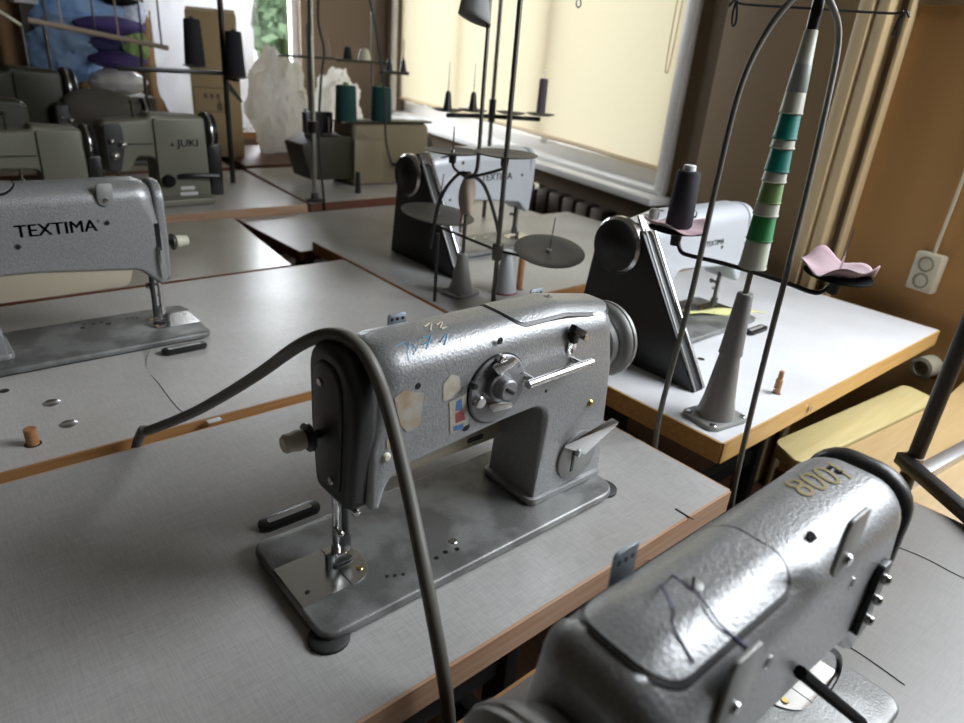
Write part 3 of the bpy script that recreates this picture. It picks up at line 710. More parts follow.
# ------------------------------------------------------------------ hose draped over the middle machine
R_ = .0072
pts = [Vector((.205, .9705, .62)), Vector((.198, .9695, .72)), Vector((.21, .955, .775)), Vector((.245, .900, .835)), Vector((.275, .80, .930))]
q = [aty(260, 373, .72), aty(300, 345, .62), aty(332, 334, .57), aty(356, 344, .535), aty(374, 370, .508), aty(391, 420, .485), aty(410, 500, .440), aty(428, 590, .385), aty(441, 660, .358), aty(447, 700, .352), aty(450, 735, .350), aty(452, 770, .350)]
pts = pts[:3]+[aty(150, 430, .945), aty(190, 414, .88), aty(225, 395, .80)]+q
mb = MB(); mb.tube(pts, R_, 14, 8); hs = tag(mb.build('cable_hose', 'hose'), 'thick grey hose looped over the head of the middle sewing machine and down in front', 'hose')

# ------------------------------------------------------------------ thread stands
def cone_base(t, x, y, z, h, r0, r1, m_='castgrey', plate=.05, rot=0):
    mb = MB(); mb.slab([(a, b, .002) for a, b, _ in rpoly([(-plate, -plate*.8, .018), (plate, -plate*.8, .018), (plate, plate*.8, .018), (-plate, plate*.8, .018)])], .004, 'xy', 2, .004)
    for v in mb.bm.verts: c = v.co.copy(); v.co = Vector((x+c.x*math.cos(rot)-c.y*math.sin(rot), y+c.x*math.sin(rot)+c.y*math.cos(rot), z+c.z))
    b = mb.build('base_plate', m_, t)
    mb = MB()
    for sx in (-1, 1):
        for sy in (-1, 1):
            a_, b_ = sx*plate*.78, sy*plate*.58; screw(mb, (x+a_*math.cos(rot)-b_*math.sin(rot), y+a_*math.sin(rot)+b_*math.cos(rot), z+.008), (0, 0, 1), .006)
    mb.build('base_screw', 'steel', b)
    mb = MB(); mb.lathe([(r0, .006), (r0*.96, .014), (r0*.80, h*.3), (r1*1.25, h*.75), (r1, h), (r1*.6, h+.002), (0, h+.002)], (x, y, z), n=28); mb.build('base_cone', m_, t)
def disc_on(t, p, r, tilt=(0, 0, 1), spike=.06, m_='discgrey', boss=True):
    """saucer with a pin; p is the centre of its top"""
    mb = MB(); mb.lathe([(0, -.004), (r*.6, -.003), (r*.98, .002), (r, .004), (r*.97, .005), (r*.6, 0), (.008, -.001), (0, -.001)], p, tilt, 32); d = mb.build('thread_saucer', m_, t)
    a = Vector(tilt).normalized(); p = Vector(p)
    mb = MB(); mb.cyl(p-a*.002, p+a*spike, .0022, .0014, 8); mb.lathe([(.006, 0), (.005, .006), (0, .007)], p, a, 12); mb.build('spool_pin', 'steel', d)
    if boss:
        mb = MB(); mb.cyl(p-a*.026, p-a*.003, .009, .010, 14); mb.build('saucer_boss', 'black', d)
    return d

# stand with the stack of empty cups, on the white table
S1 = Vector((1.052, .520, .75))
s1 = thing('thread_stand', 'thread stand on the white table with stacked green cups on its rod', 'thread stand', S1)
cone_base(s1, 0, 0, 0, .135, .034, .0165, rot=-.15)
mb = MB(); mb.lathe([(0, .128), (.0205, .128), (.0195, .135), (.0135, .235), (.012, .238), (0, .238)], (0, 0, 0), n=24); mb.build('rod_socket', 'castgrey', s1)
mb = MB(); mb.cyl((0, 0, .23), (0, 0, .74), .0048, n=12); mb.build('rod', 'poleiron', s1)
mb = MB(); mb.cyl((0, 0, .625), (0, 0, .675), .0085); mb.cyl((0, 0, .685), (0, 0, .72), .0075); mb.build('rod_collar', 'black', s1)
AZ = .275
mb = MB(); mb.tube([(.006, .150, AZ+.012), (.006, .140, AZ-.003), (.004, .12, AZ-.005), (0, .05, AZ), (0, -.05, AZ), (.006, -.10, AZ-.005), (.010, -.115, AZ), (.012, -.122, AZ+.010)], .0038, 8, 4); mb.build('cross_arm', 'black', s1)
dA = disc_on(s1, (.010, .158, AZ+.030), .052, (.0, .02, 1), .085, 'blackmatte')
dB = disc_on(s1, (.016, -.128, AZ+.026), .050, (-.02, -.04, 1), .075, 'blackmatte')
g_ = Vector((.53, -.85, 0)); zt_ = .660
mb = MB(); pts = []
def loop_end(sg):
    e = g_*.108*sg; return [e*.9+Vector((0, 0, zt_)), e+Vector((0, 0, zt_+.004)), e*1.03+Vector((0, 0, zt_-.012)), e*1.0+Vector((0, 0, zt_-.028)), e*.965+Vector((0, 0, zt_-.024)), e*.985+Vector((0, 0, zt_-.006)), e*1.04+Vector((0, 0, zt_+.004)), e*1.10+Vector((0, 0, zt_-.004))]
mb.tube(loop_end(-1)[::-1]+[Vector((0, .006, zt_))]+loop_end(1), .0018, 6, 4); mb.build('wire_guide', 'iron', s1)
# cups, bottom to top (each an object of its own)
def cup(z0, h, r0, r1, m_, lab):
    mb = MB(); mb.lathe([(.0085, 0), (r0, 0), (r0+.0012, .002), (r0, .004), (r1, h-.002), (r1-.001, h), (.0075, h)], (0, 0, 0), n=28)
    tag(mb.build('thread_cup', m_, loc=S1+Vector((0, 0, z0))), lab, 'cup', 'cups stacked on the thread stand rod')
cups = [(.282, .046, .0215, .0195, 'cupcream', 'cream cup at the bottom of the stack on the thread stand rod'),
        (.328, .040, .0200, .0180, 'cupgreen', 'bright green cup second from the bottom of the stack'),
        (.368, .020, .0190, .0180, 'cupcream', 'cream cup between the bright green and lime cups'),
        (.388, .032, .0180, .0165, 'cuplime', 'lime green cup below the middle of the stack'),
        (.420, .016, .0180, .0170, 'cupcream', 'cream cup between the lime and the lower teal cups'),
        (.436, .034, .0180, .0160, 'cupteal', 'lower of the two teal cups in the stack'),
        (.470, .014, .0175, .0165, 'cupcream', 'cream cup between the two teal cups'),
        (.484, .036, .0172, .0155, 'cupteal', 'upper of the two teal cups in the stack')]
for c in cups: cup(*c)
t = thing('thread_cone', 'long pale translucent cone topping the stack of cups', 'cone', S1+Vector((0, 0, .520)), 0)
mb = MB(); mb.lathe([(.0085, 0), (.0165, 0), (.0175, .002), (.0165, .004), (.0095, .112), (.008, .114), (.0065, .114)], (0, 0, 0), n=28); mb.build('cone_body', 'cupcream', t)
mb = MB(); mb.lathe([(.0145, .030), (.0150, .031), (.0128, .068), (.0122, .069)], (0, 0, 0), n=28); mb.build('tinted_band', 'cupgrey', t)
# pink cloth liners and the navy spool
def liner(c, r, label, seed, amp):
    rnd = random.Random(seed); ph = [rnd.uniform(0, 6) for _ in range(4)]
    def f(u, v):
        a = 2*PI*u; rr = r*v*(1+.07*math.sin(3*a+ph[0])+.05*math.sin(5*a+ph[1]))
        z = .0055+amp*v*v*v*(1.05+.75*math.sin(2*a+ph[2])+.5*math.sin(5*a+ph[3]))
        return (rr*math.cos(a), rr*math.sin(a), z)
    mb = MB(); mb.grid(lambda u, v: f(u, .10+.9*v), 48, 9, True)
    tag(mb.build('cloth_liner', 'pinkcloth', loc=c, solid=.0016, ang=60), label, 'cloth')
cA = S1+Vector((.010, .158, AZ+.030)); cB = S1+Vector((.016, -.128, AZ+.026))
liner(cA, .056, 'pink cloth liner under the dark thread spool', 3, .007); liner(cB, .053, 'pink cloth liner curling up on the empty saucer', 11, .013)
t = thing('thread_spool', 'tall dark navy thread spool standing on a pink cloth', 'spool', cA+Vector((0, 0, .0075)))
mb = MB(); mb.lathe([(.003, 0), (.021, 0), (.0235, .004), (.0205, .093), (.0185, .097), (.010, .098)], (0, 0, 0), n=32); mb.build('wound_thread', 'threadnavy', t)
mb = MB(); mb.lathe([(.0028, .095), (.011, .097), (.0105, .106), (.0095, .107), (.0028, .107)], (0, 0, 0), n=24); mb.build('spool_core', 'spoolwhite', t)
mb = MB(); mb.lathe([(.009, 0), (.0095, .014), (.007, .018), (0, .019)], (0, 0, 0), n=12); tag(mb.build('thread_reel', 'spoolwhite', loc=cA+Vector((-.036, .030, .018))), 'tiny white reel lying on the pink cloth edge beside the dark spool', 'reel')
# hose arched over this stand
L_ = [aty(653, 470, .54), aty(655, 445, .54), aty(662, 405, .54), aty(690, 300, .545), aty(715, 190, .55), aty(738, 95, .55), aty(762, 40, .545), aty(790, 2, .53)]
Rr = [aty(815, -14, .515), aty(833, 8, .50), aty(838, 45, .495), aty(822, 125, .48), aty(795, 240, .465), aty(768, 345, .450), aty(746, 435, .436), aty(734, 490, .425), aty(728, 530, .42)]
mb = MB(); mb.tube(L_+Rr, .0046, 12, 6); tag(mb.build('cable_hose', 'hose'), 'thin dark hose arched high over the cup stack, both ends dropping beside the white table', 'hose')

# bare-saucer stand before the middle machine table
S2 = Vector((1.075, 1.158, 0))
s2 = thing('thread_stand', 'tall thin pole with two bare grey saucers just behind the middle machine', 'thread stand', (S2.x, S2.y, 0))
mb = MB(); mb.cyl((0, 0, .02), (0, 0, 1.80), .0058, n=12); mb.build('rod', 'poleiron', s2)
mb = MB(); mb.lathe([(0, 0), (.07, 0), (.07, .012), (.02, .03), (0, .03)], (0, 0, 0), n=24); mb.build('floor_base', 'iron', s2)
cz = .892
mb = MB(); mb.lathe([(.0, 0), (.0125, 0), (.0135, .004), (.0135, .036), (.012, .040), (0, .040)], (0, 0, cz-.022), n=18); mb.build('clamp', 'poleiron', s2)
eL = atz(437, 226, .905); eR = atz(548, 262, .885)
mb = MB(); mb.tube([Vector((0, 0, cz)), (eL-S2).lerp(Vector((0, 0, cz)), .15), eL-S2, eL-S2+Vector((0, 0, .012))], .0034, 8, 3); mb.build('arm', 'black', s2)
mb = MB(); mb.tube([Vector((0, 0, cz)), (eR-S2).lerp(Vector((0, 0, cz)), .15), eR-S2, eR-S2+Vector((0, 0, .012))], .0034, 8, 3); mb.build('arm', 'black', s2)
disc_on(s2, eL-S2+Vector((0, 0, .028)), .094, (.05, -.1, 1), .105); disc_on(s2, eR-S2+Vector((.0, 0, .024)), .083, (-.12, -.18, 1), .085)
# iron rod standing on the table before the belt guard
# cone-based stand behind
S3 = Vector((1.066, 1.275, .75))
s3 = thing('thread_stand', 'thread stand on a grey cone base, a beige rag tied round its clamp', 'thread stand', S3)
cone_base(s3, 0, 0, 0, .105, .032, .013, 'castgrey', .045, .15)
mb = MB(); p0 = Vector((0, 0, .10)); mb.tube([p0, (.004, .004, .2), (.006, .006, .27), (.006, .006, .30)], .0048, 10, 3)
hk = [aty(467, 178, 1.275)-S3, aty(476, 172, 1.275)-S3, aty(479, 150, 1.275)-S3, aty(484, 80, 1.275)-S3, aty(490, 0, 1.275)-S3, aty(497, -100, 1.275)-S3]
mb.tube([Vector((.006, .006, .29))]+hk, .0048, 10, 4); mb.build('rod', 'poleiron', s3)
aL = aty(452, 168, 1.36)-S3; aR = aty(504, 170, 1.20)-S3
mb = MB(); mb.tube([hk[0], aL+Vector((0, -.01, .0)), aL+Vector((0, 0, .02))], .0036, 8, 4); mb.tube([hk[0], aR+Vector((0, .01, 0)), aR+Vector((0, 0, .02))], .0036, 8, 4); mb.build('arm', 'black', s3)
disc_on(s3, aL+Vector((0, 0, .038)), .070, (0, 0, 1), .06); disc_on(s3, aR+Vector((0, 0, .034)), .076, (0, 0, 1), .05)
mb = MB(); mb.tube([aty(430, 248, 1.30)-S3, aty(440, 200, 1.30)-S3, aty(457, 175, 1.29)-S3, aty(470, 175, 1.28)-S3, aty(485, 187, 1.275)-S3, aty(497, 225, 1.27)-S3, aty(500, 250, 1.27)-S3], .0045, 8, 5); mb.build('bent_wire', 'black', s3)
t = thing('cloth_wrap', 'beige rag knotted round the stand clamp above the grey cone base', 'cloth', S3+Vector((.006, .006, .235)))
mb = MB()
def wrap(u, v):
    a = 2*PI*u; r = .004+.018*math.sin(PI*min(1, .25+v*.75))*(1+.25*math.sin(3*a+4*v))*(.55+.6*v)
    return (r*math.cos(a), r*math.sin(a), -.030+.10*v)
mb.grid(wrap, 24, 10, True); mb.build('knotted_cloth', 'tape', t, solid=.002)
mb = MB()
def tail(u, v): return (.004*math.sin(6*v)+(u-.5)*.022*(1-.4*v), .010, -.02-.06*v)
mb.grid(tail, 5, 8); mb.build('cloth_tail', 'tape', t, solid=.0018)
# white cone base right of the pole
t = thing('cone_base', 'pale grey cone base standing right of the tall pole', 'stand base', atz(504, 292, .75))
mb = MB(); mb.lathe([(0, 0), (.033, 0), (.033, .005), (.027, .03), (.016, .085), (.0125, .10), (.014, .103), (.013, .112), (0, .114)], (0, 0, 0), n=28); mb.build('cone_shell', 'palegrey', t)
mb = MB(); mb.lathe([(.0332, .001), (.0338, .003), (.0332, .005)], (0, 0, 0), n=28); mb.build('red_rim', 'red', t)
p = atz(430, 302, .75); p.y = max(p.y, 1.19); p.x = max(p.x, .972)
mb = MB(); mb.cyl((0, 0, 0), (0, 0, .17), .0042, n=10); tag(mb.build('support_rod', 'black', loc=p), 'short black rod rising from the table corner under the left bare saucer', 'rod')
# grey rag at the top of the cone-based stand
p = aty(478, 14, 1.275)
mb = MB()
def rag(u, v):
    a = 2*PI*u; rx = .020+.018*v; z = .060-.095*v-.012*math.cos(a)*v
    return (rx*1.0*math.cos(a)*(1+.1*math.sin(3*a)), rx*.8*math.sin(a), z)
mb.grid(rag, 28, 10, True); tag(mb.build('rag_bag', 'greycloth', loc=(p.x-.006, p.y, p.z+.022), solid=.003), 'grey rag bag pulled over the pole in front of the blind', 'cloth')

# stand with black cones near the sill
def thread_stand_far(label, base, zarm, pegs, zbot=.75, rod_top=1.9, kind='cone'):
    t = thing('thread_stand', label, 'thread stand', base)
    b = Vector(base)
    mb = MB(); mb.cyl((0, 0, zbot-b.z), (0, 0, rod_top-b.z), .0075, n=12); mb.build('rod', 'poleiron', t)
    mb = MB(); mb.cyl((0, 0, zarm-b.z-.02), (0, 0, zarm-b.z+.06), .013); mb.build('clamp', 'black', t)
    for (dx, dy, kind) in pegs:
        mb = MB(); mb.tube([Vector((0, 0, zarm-b.z)), Vector((dx, dy, zarm-b.z))], .008, 8, 1); mb.build('arm', 'black', t)
        d = disc_on(t, (dx, dy, zarm-b.z+.016), .055, (0, 0, 1), .16 if kind != 'spool' else .16, 'discgrey', False)
        if kind == 'cone':
            mb = MB(); mb.lathe([(0, 0), (.018, 0), (.014, .02), (.010, .055), (.007, .065), (0, .066)], (dx, dy, zarm-b.z+.016), n=16); mb.build('peg_cone', 'black', d)
    return t
pA = aty(492, 112, 2.02); zA = pA.z-.015
s4 = thread_stand_far('dark thread stand before the window sill with two short black peg cones', (pA.x, pA.y, .72), zA, [(-.195, .02, 'cone'), (-.078, .02, 'cone'), (.05, -.05, 'none'), (.165, -.09, 'spool')], .72, 2.1)
t = thing('thread_spool', 'slim grey-purple spool on the stand before the blind', 'spool', (pA.x+.165, pA.y-.09, zA+.022))
mb = MB(); mb.lathe([(.003, 0), (.017, 0), (.016, .12), (.003, .122)], (0, 0, 0), n=20); mb.build('wound_thread', 'threadpurple', t)

# ------------------------------------------------------------------ olive machines at the back
def industrial(label, loc, rz=0, paint='olive', s=1., wheelm='black', txt=None, bed=.40, panel=True, name='sewing_machine', c0=.18, c1=.325):
    t = thing(name, label, 'sewing machine', loc, rz); t.scale = (s, s, s)
    mb = MB(); mb.slab(rpoly([(-.09, -.085, .015, .003), (c1+.005, -.085, .015, .003), (c1+.005, .085, .015, .003), (-.09, .085, .015, .003)]), .011, 'xy', 2, .011); mb.build('bed', paint, t)
    prof = rpoly([(-.045, .115, .01, .008), (.03, .115, .02, .008), (.055, .165, .02, .008), (c0+.005, .160, .02, .008), (c0, .02, .0, .004), (c1, .02, .0, .004), (c1, .29, .02, .014), (c0, .30, .03, .014), (c0-.01, .285, .02, .012), (-.03, .275, .02, .014), (-.045, .26, .015, .012)])
    mb = MB(); mb.slab(prof, .05, 'xz', 5); b = mb.build('arm_and_column', paint, t)
    mb = MB(); mb.slab(rpoly([(c0+.008, .03, .008, .003), (c1-.007, .03, .008, .003), (c1-.007, .285, .012, .003), (c0+.008, .287, .012, .003)]), .006, 'xz', 3, -.053); fpn = mb.build('front_panel', paint, t)
    mb = MB(); mb.box((c0/2-.01, -.0515, .205), (c0+.02, .004, .003)); mb.build('arm_seam', 'black', b)
    mb = MB(); mb.slab(rpoly([(-.04, .12, .012, .004), (.0, .12, .012, .004), (.02, .20, .012, .004), (.015, .27, .01, .004), (-.04, .265, .01, .004)]), .005, 'xz', 3, -.052); hp = mb.build('head_plate', 'darkpaint_shade', t)
    mb = MB()
    for (x, z, r) in ((-.015, .17, .013), (.012, .205, .012), (-.02, .215, .009)): mb.lathe([(0, 0), (r, 0), (r, .006), (r*.5, .01), (0, .016)], (x, -.057, z), (0, -1, 0), 16)
    mb.build('tension_dial', 'steel', hp)
    mb = MB(); mb.cyl((0, 0, .03), (0, 0, .12), .005); mb.box((0, 0, .03), (.02, .012, .012), .002); mb.build('needle_bar', 'steel', t)
    mb = MB(); mb.lathe([(0, 0), (.05, 0), (.064, .006), (.066, .018), (.060, .024), (.062, .036), (.05, .042), (.03, .042), (.02, .05), (0, .05)], (c1, 0, .235), (1, 0, 0), 32); w_ = mb.build('hand_wheel', wheelm, t)
    mb = MB(); mb.lathe([(.0665, .012), (.0672, .015), (.0665, .018)], (c1, 0, .235), (1, 0, 0), 32); mb.build('wheel_rim', 'steel', w_)
    mb = MB(); mb.slab(rpoly([(c1+.002, .022, .01, .004), (c1+.047, .022, .01, .004), (c1+.047, .20, .01, .004), (c1+.002, .20, .01, .004)]), .05, 'xz', 2); mb.build('motor_guard', 'black', t)
    mb = MB(); mb.lathe([(0, 0), (.02, 0), (.02, .02), (.012, .024), (0, .024)], (c0+.035, -.056, .085), (0, -1, 0), 18); mb.build('stitch_knob', 'blackmatte', t)
    mb = MB(); mb.tube([(c0+.07, -.06, .095), (c0+.11, -.075, .10), (c1+.02, -.08, .095)], .009, 8, 3); mb.build('feed_lever', 'black', t)
    if panel:
        mb = MB(); mb.slab(rpoly([(c1-.11, .03, .003, .0005), (c1-.05, .03, .003, .0005), (c1-.05, .042, .003, .0005), (c1-.11, .042, .003, .0005)]), .0008, 'xz', 2, -.0595); mb.build('rating_plate', 'whitelabel', fpn)
        mb = MB(); mb.slab(rpoly([(c1-.107, .050, .003, .0005), (c1-.06, .050, .003, .0005), (c1-.06, .062, .003, .0005), (c1-.107, .062, .003, .0005)]), .0008, 'xz', 2, -.0595); mb.build('rating_plate', 'whitelabel', fpn)
    if txt:
        lettering('lettering', txt, .033, lambda u, v: (c1-.068+u, -.0596, .205+v), 'printblack', fpn, 0, 1.15)
        mb = MB(); vs = [mb.bm.verts.new((c1-.068-.050+a, -.0596, .205+b)) for a, b in ((-.010, -.008), (.006, -.008), (-.002, .006))]; mb.bm.faces.new(vs); mb.build('emblem', 'printblack', fpn)
    mb = MB(); mb.cyl((c0*.65, 0, .275), (c0*.65, 0, .325), .003, n=8); mb.lathe([(0, 0), (.008, .0), (.008, .008), (0, .012)], (c0*.65, 0, .325), n=10); mb.build('thread_post', 'black', t)
    return t
industrial('olive machine lettered JUKI on its column, black wheel at right', (.600, 2.53, .751), 0, 'olive', 1.0, 'black', 'JUKI', c0=.105, c1=.285)
# olive machine partly hidden behind the TEXTIMA arm
industrial('olive machine whose top shows just above the TEXTIMA arm', (.20, 2.47, .751), 0, 'olive', .90, 'black', None, panel=False)
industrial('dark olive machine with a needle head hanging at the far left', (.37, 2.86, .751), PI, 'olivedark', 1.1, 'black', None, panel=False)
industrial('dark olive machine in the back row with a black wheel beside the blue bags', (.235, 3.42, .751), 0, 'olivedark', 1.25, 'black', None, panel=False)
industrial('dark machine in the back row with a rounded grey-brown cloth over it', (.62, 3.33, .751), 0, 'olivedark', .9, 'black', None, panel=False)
t = thing('dust_cover', 'rounded grey-brown cloth cover over the machine behind the JUKI', 'cover', (.755, 3.33, .975))
mb = MB()
def loaf(u, v):
    a = 2*PI*u; k = math.sin(PI*v)**.35 if 0 < v < 1 else 0
    return (-.15+.30*v, .085*k*math.cos(a), .075*k*math.sin(a)+.012*noise.noise((4*v, a, 1)))
mb.grid(loaf, 24, 16, True); mb.build('cloth_shell', 'browncloth', t)

# overlock machine with its green cones
OV = Vector((1.40, 2.68, .751))
t = thing('overlock_machine', 'beige overlock machine carrying thread cones, beside the glowing blind', 'sewing machine', OV)
mb = MB(); mb.slab(rpoly([(.13, 0, .01, .006), (.52, 0, .01, .006), (.52, .255, .03, .02), (.13, .255, .02, .02)]), .09, 'xz', 4); b = mb.build('body', 'beigemetal', t)
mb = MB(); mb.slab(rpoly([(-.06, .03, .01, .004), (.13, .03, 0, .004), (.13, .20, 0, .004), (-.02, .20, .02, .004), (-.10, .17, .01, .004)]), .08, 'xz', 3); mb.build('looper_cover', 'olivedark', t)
mb = MB(); mb.box((.20, -.095, .10), (.14, .012, .18), .003); mb.build('front_door', 'beigemetal', t)
mb = MB(); mb.box((.40, -.105, .085), (.16, .05, .012), .003); mb.build('lever_shelf', 'iron', t)
for k in range(4):
    mb = MB(); mb.cyl((-.04+k*.035, .0, .19), (-.04+k*.035, .0, .30-.01*k), .006, n=10); mb.build('thread_post', 'steel' if k % 2 else 'black', t)
mb = MB(); mb.box((.03, .03, .245), (.13, .03, .085), .006); mb.build('tension_block', 'black', t)
mb = MB(); mb.lathe([(0, 0), (.06, 0), (.065, .01), (.065, .04), (0, .045)], (.52, .0, .14), (1, 0, 0), 28); mb.build('hand_wheel', 'black', t)
mb = MB(); mb.box((.30, -.06, .259), (.46, .07, .008), .002); mb.build('spool_shelf', 'olivedark', t)
for px, lab in ((346, 'left dark green thread cone on the overlock machine'), (381, 'right dark green thread cone on the overlock machine')):
    p = aty(px, 122, OV.y-.06); c = thing('thread_cone', lab, 'thread cone', (p.x, OV.y-.06, OV.z+.2635), 0, 'green cones on the overlock machine')
    mb = MB(); mb.lathe([(0, 0), (.044, 0), (.045, .004), (.040, .130), (.037, .135), (0, .135)], (0, 0, 0), n=24); mb.build('wound_thread', 'threadgreen', c)
    mb = MB(); mb.lathe([(0, .1345), (.012, .1345), (.011, .146), (0, .146)], (0, 0, 0), n=16); mb.build('cone_core', 'cuplime', c)
t = thing('thread_stand', 'tall steel pole with dark cable, at the corner of the overlock table', 'thread stand', (1.236, 2.378, 0))
mb = MB(); mb.cyl((0, 0, .753), (0, 0, 2.1), .0095, n=12); mb.build('rod', 'steel', t)
mb = MB(); mb.lathe([(0, 0), (.032, 0), (.032, .006), (.014, .010), (.013, .03), (0, .03)], (0, 0, .751), n=20); mb.build('base_flange', 'iron', t)
mb = MB(); mb.cyl((0, 0, 1.0), (0, 0, 1.04), .018); mb.build('clamp', 'black', t)
mb = MB(); mb.tube([aty(325, 210, 2.335)-Vector(t.location), aty(319, 140, 2.335)-Vector(t.location), aty(321, 80, 2.335)-Vector(t.location), aty(324, 50, 2.335)-Vector(t.location), aty(318, 20, 2.335)-Vector(t.location), aty(320, -30, 2.335)-Vector(t.location)], .0045, 8, 5); mb.build('cable', 'cable', t)
thread('dark cable hanging down past the right green cone to the belt wheel', [aty(x, y, 2.15) for x, y in ((366, -20), (373, 15), (380, 55), (385, 100), (386, 140), (392, 165))], 'cable', .0042, 'cable', 'hanging_cable')
# back wall stands with small cones
pb = Vector((2.10, 3.35, .751))
for (px, py, yy, lab) in ((308, 74, 3.3, 'far thread stand before the back wall, lime spool at its left end'),):
    p = aty(px, 60, yy); t = thing('thread_stand', lab, 'thread stand', (p.x, yy, .751))
    mb = MB(); mb.cyl((0, 0, 0), (0, 0, .62), .007, n=10); mb.build('rod', 'poleiron', t)
    z_ = aty(px, 57, yy).z-.751
    mb = MB(); mb.box((0, 0, z_), (.30, .02, .012), .002); mb.build('arm', 'black', t)
    for k in (-.12, 0, .12):
        mb = MB(); mb.cyl((k, 0, z_), (k, 0, z_+.09), .003, n=8); mb.build('spool_pin', 'iron', t)
    sp = thing('thread_spool', 'lime thread spool on the far stand beside the window', 'spool', (p.x-.12, yy, .751+z_+.0065))
    mb = MB(); mb.lathe([(.0035, 0), (.02, 0), (.017, .065), (.0035, .066)], (0, 0, 0), n=18); mb.build('wound_thread', 'cuplime', sp)
for (px, py, yy, lab) in ((372, 62, 3.0, 'far thread stand beside the blind edge with a pale cone on its shelf'),):
    p = aty(px, py, yy); t = thing('thread_stand', lab, 'thread stand', (p.x, yy, .751))
    z_ = p.z-.751
    mb = MB(); mb.cyl((0, 0, 0), (0, 0, 1.2), .007, n=10); mb.build('rod', 'poleiron', t)
    mb = MB(); mb.box((-.06, 0, z_), (.24, .06, .012), .002); mb.build('shelf', 'olivedark', t)
    mb = MB(); mb.box((.10, -.04, z_-.04), (.16, .02, .016), .002); mb.build('arm', 'black', t)
    for k in (.07, .15):
        mb = MB(); mb.lathe([(0, 0), (.018, 0), (.008, .05), (.002, .06), (.002, .14), (0, .14)], (k, -.04, z_-.032), n=12); mb.build('peg_cone', 'black', t)
    sp = thing('thread_cone', 'pale cone lying on the far stand shelf before the back wall', 'thread cone', (p.x-.04, yy, p.z+.0065))
    mb = MB(); mb.lathe([(0, 0), (.03, 0), (.028, .02), (.018, .045), (0, .05)], (0, 0, 0), n=18); mb.build('wound_thread', 'cream', sp)
    sp = thing('thread_cone', 'small dark cone beside the pale one on the far stand shelf', 'thread cone', (p.x-.13, yy, p.z+.0065))
    mb = MB(); mb.lathe([(0, 0), (.022, 0), (.014, .05), (0, .052)], (0, 0, 0), n=18); mb.build('wound_thread', 'threadblack', sp)

# stand with two black cones behind the JUKI
yb = 2.80; p = aty(228, 112, yb)
S4 = Vector((p.x, yb, .751))
t = thing('thread_stand', 'black pole and arm behind the JUKI machine, carrying black thread cones', 'thread stand', S4)
mb = MB(); mb.cyl((0, 0, 0), (0, 0, 1.1), .0105, n=12); mb.build('rod', 'black', t)
z4 = aty(202, 72, yb).z-.751
mb = MB(); mb.box((-.17, 0, z4), (.42, .022, .016), .003); mb.build('arm', 'black', t)
for k in (-.11, .02):
    disc_on(t, (k, -.0 if k < 0 else -.055, z4+.018 if k < 0 else z4-.012), .045, (0, 0, 1), .17, 'iron', False)
mb = MB(); mb.box((.02, -.03, z4-.02), (.018, .07, .012), .002); mb.build('arm', 'black', t)
mb = MB(); mb.prism([(.01, z4-.03), (.06, z4-.10), (.055, z4-.105), (.01, z4-.06)], -.006, .006, 0, 'xz'); mb.build('arm_brace', 'black', t)
for k, yy, zz, lab in ((-.11, 0, z4+.0235, 'left black thread cone in front of the cardboard box'), (.02, -.055, z4-.0065, 'right black thread cone against the pole')):
    c = thing('thread_cone', lab, 'thread cone', S4+Vector((k, yy, zz)), 0, 'black cones behind the JUKI')
    mb = MB(); mb.lathe([(.004, 0), (.036, 0), (.037, .004), (.029, .150 if k < 0 else .152), (.026, .155), (.012, .156), (.004, .162)], (0, 0, 0), n=24); mb.build('wound_thread', 'threadblack', c)

# ------------------------------------------------------------------ the room (its own frame: x along the window wall, y into the room)
TH = math.radians(12.4)
P0 = Vector((2.15, .75, 0)); RZ = PI/2-TH
RM = Matrix.Translation(P0) @ Matrix.Rotation(RZ, 4, 'Z')
def rw(s_, d, z): return RM @ Vector((s_, d, z))
def in_room(o): o.location = P0; o.rotation_euler = (0, 0, RZ); return o
SB = 3.92; SF = -4.2; DL = 4.6; ZC = 2.85
# panes that let daylight through and still mirror a little
gm = bpy.data.materials.new('glass'); gm.use_nodes = True; nt = gm.node_tree
tr = nt.nodes.new('ShaderNodeBsdfTransparent'); gl = nt.nodes.new('ShaderNodeBsdfGlossy'); gl.inputs['Roughness'].default_value = .02
mx = nt.nodes.new('ShaderNodeMixShader'); mx.inputs[0].default_value = .07
nt.links.new(tr.outputs[0], mx.inputs[1]); nt.links.new(gl.outputs[0], mx.inputs[2]); nt.links.new(mx.outputs[0], nt.nodes['Material Output'].inputs['Surface']); MATS['glass'] = gm

def bx(mb, x0, x1, y0, y1, z0, z1, bev=0): return mb.box(((x0+x1)/2, (y0+y1)/2, (z0+z1)/2), (x1-x0, y1-y0, z1-z0), bev)
def wall(name, m, spans):
    mb = MB()
    for q in spans: bx(mb, *q)
    return struct(in_room(mb.build(name, m)))
WA = (.885, 3.74, .862, 2.35); WB = (-1.75, -.40, .90, 2.62)
wall('wall_right', 'wallshaded', [(.06, WA[0], -.22, 0, 0, ZC), (WA[0], WA[1], -.22, 0, 0, WA[2]-.04), (WA[0], WA[1], -.22, 0, WA[3], ZC), (WA[1], SB+.2, -.22, 0, 0, ZC)])
wall('wall_right_end', 'wallorange', [(WB[1], .06, -.22, 0, 0, ZC), (WB[0], WB[1], -.22, 0, 0, WB[2]), (WB[0], WB[1], -.22, 0, WB[3], ZC), (SF, WB[0], -.22, 0, 0, ZC)])
WC = (.63, 1.95, .92, 2.35)
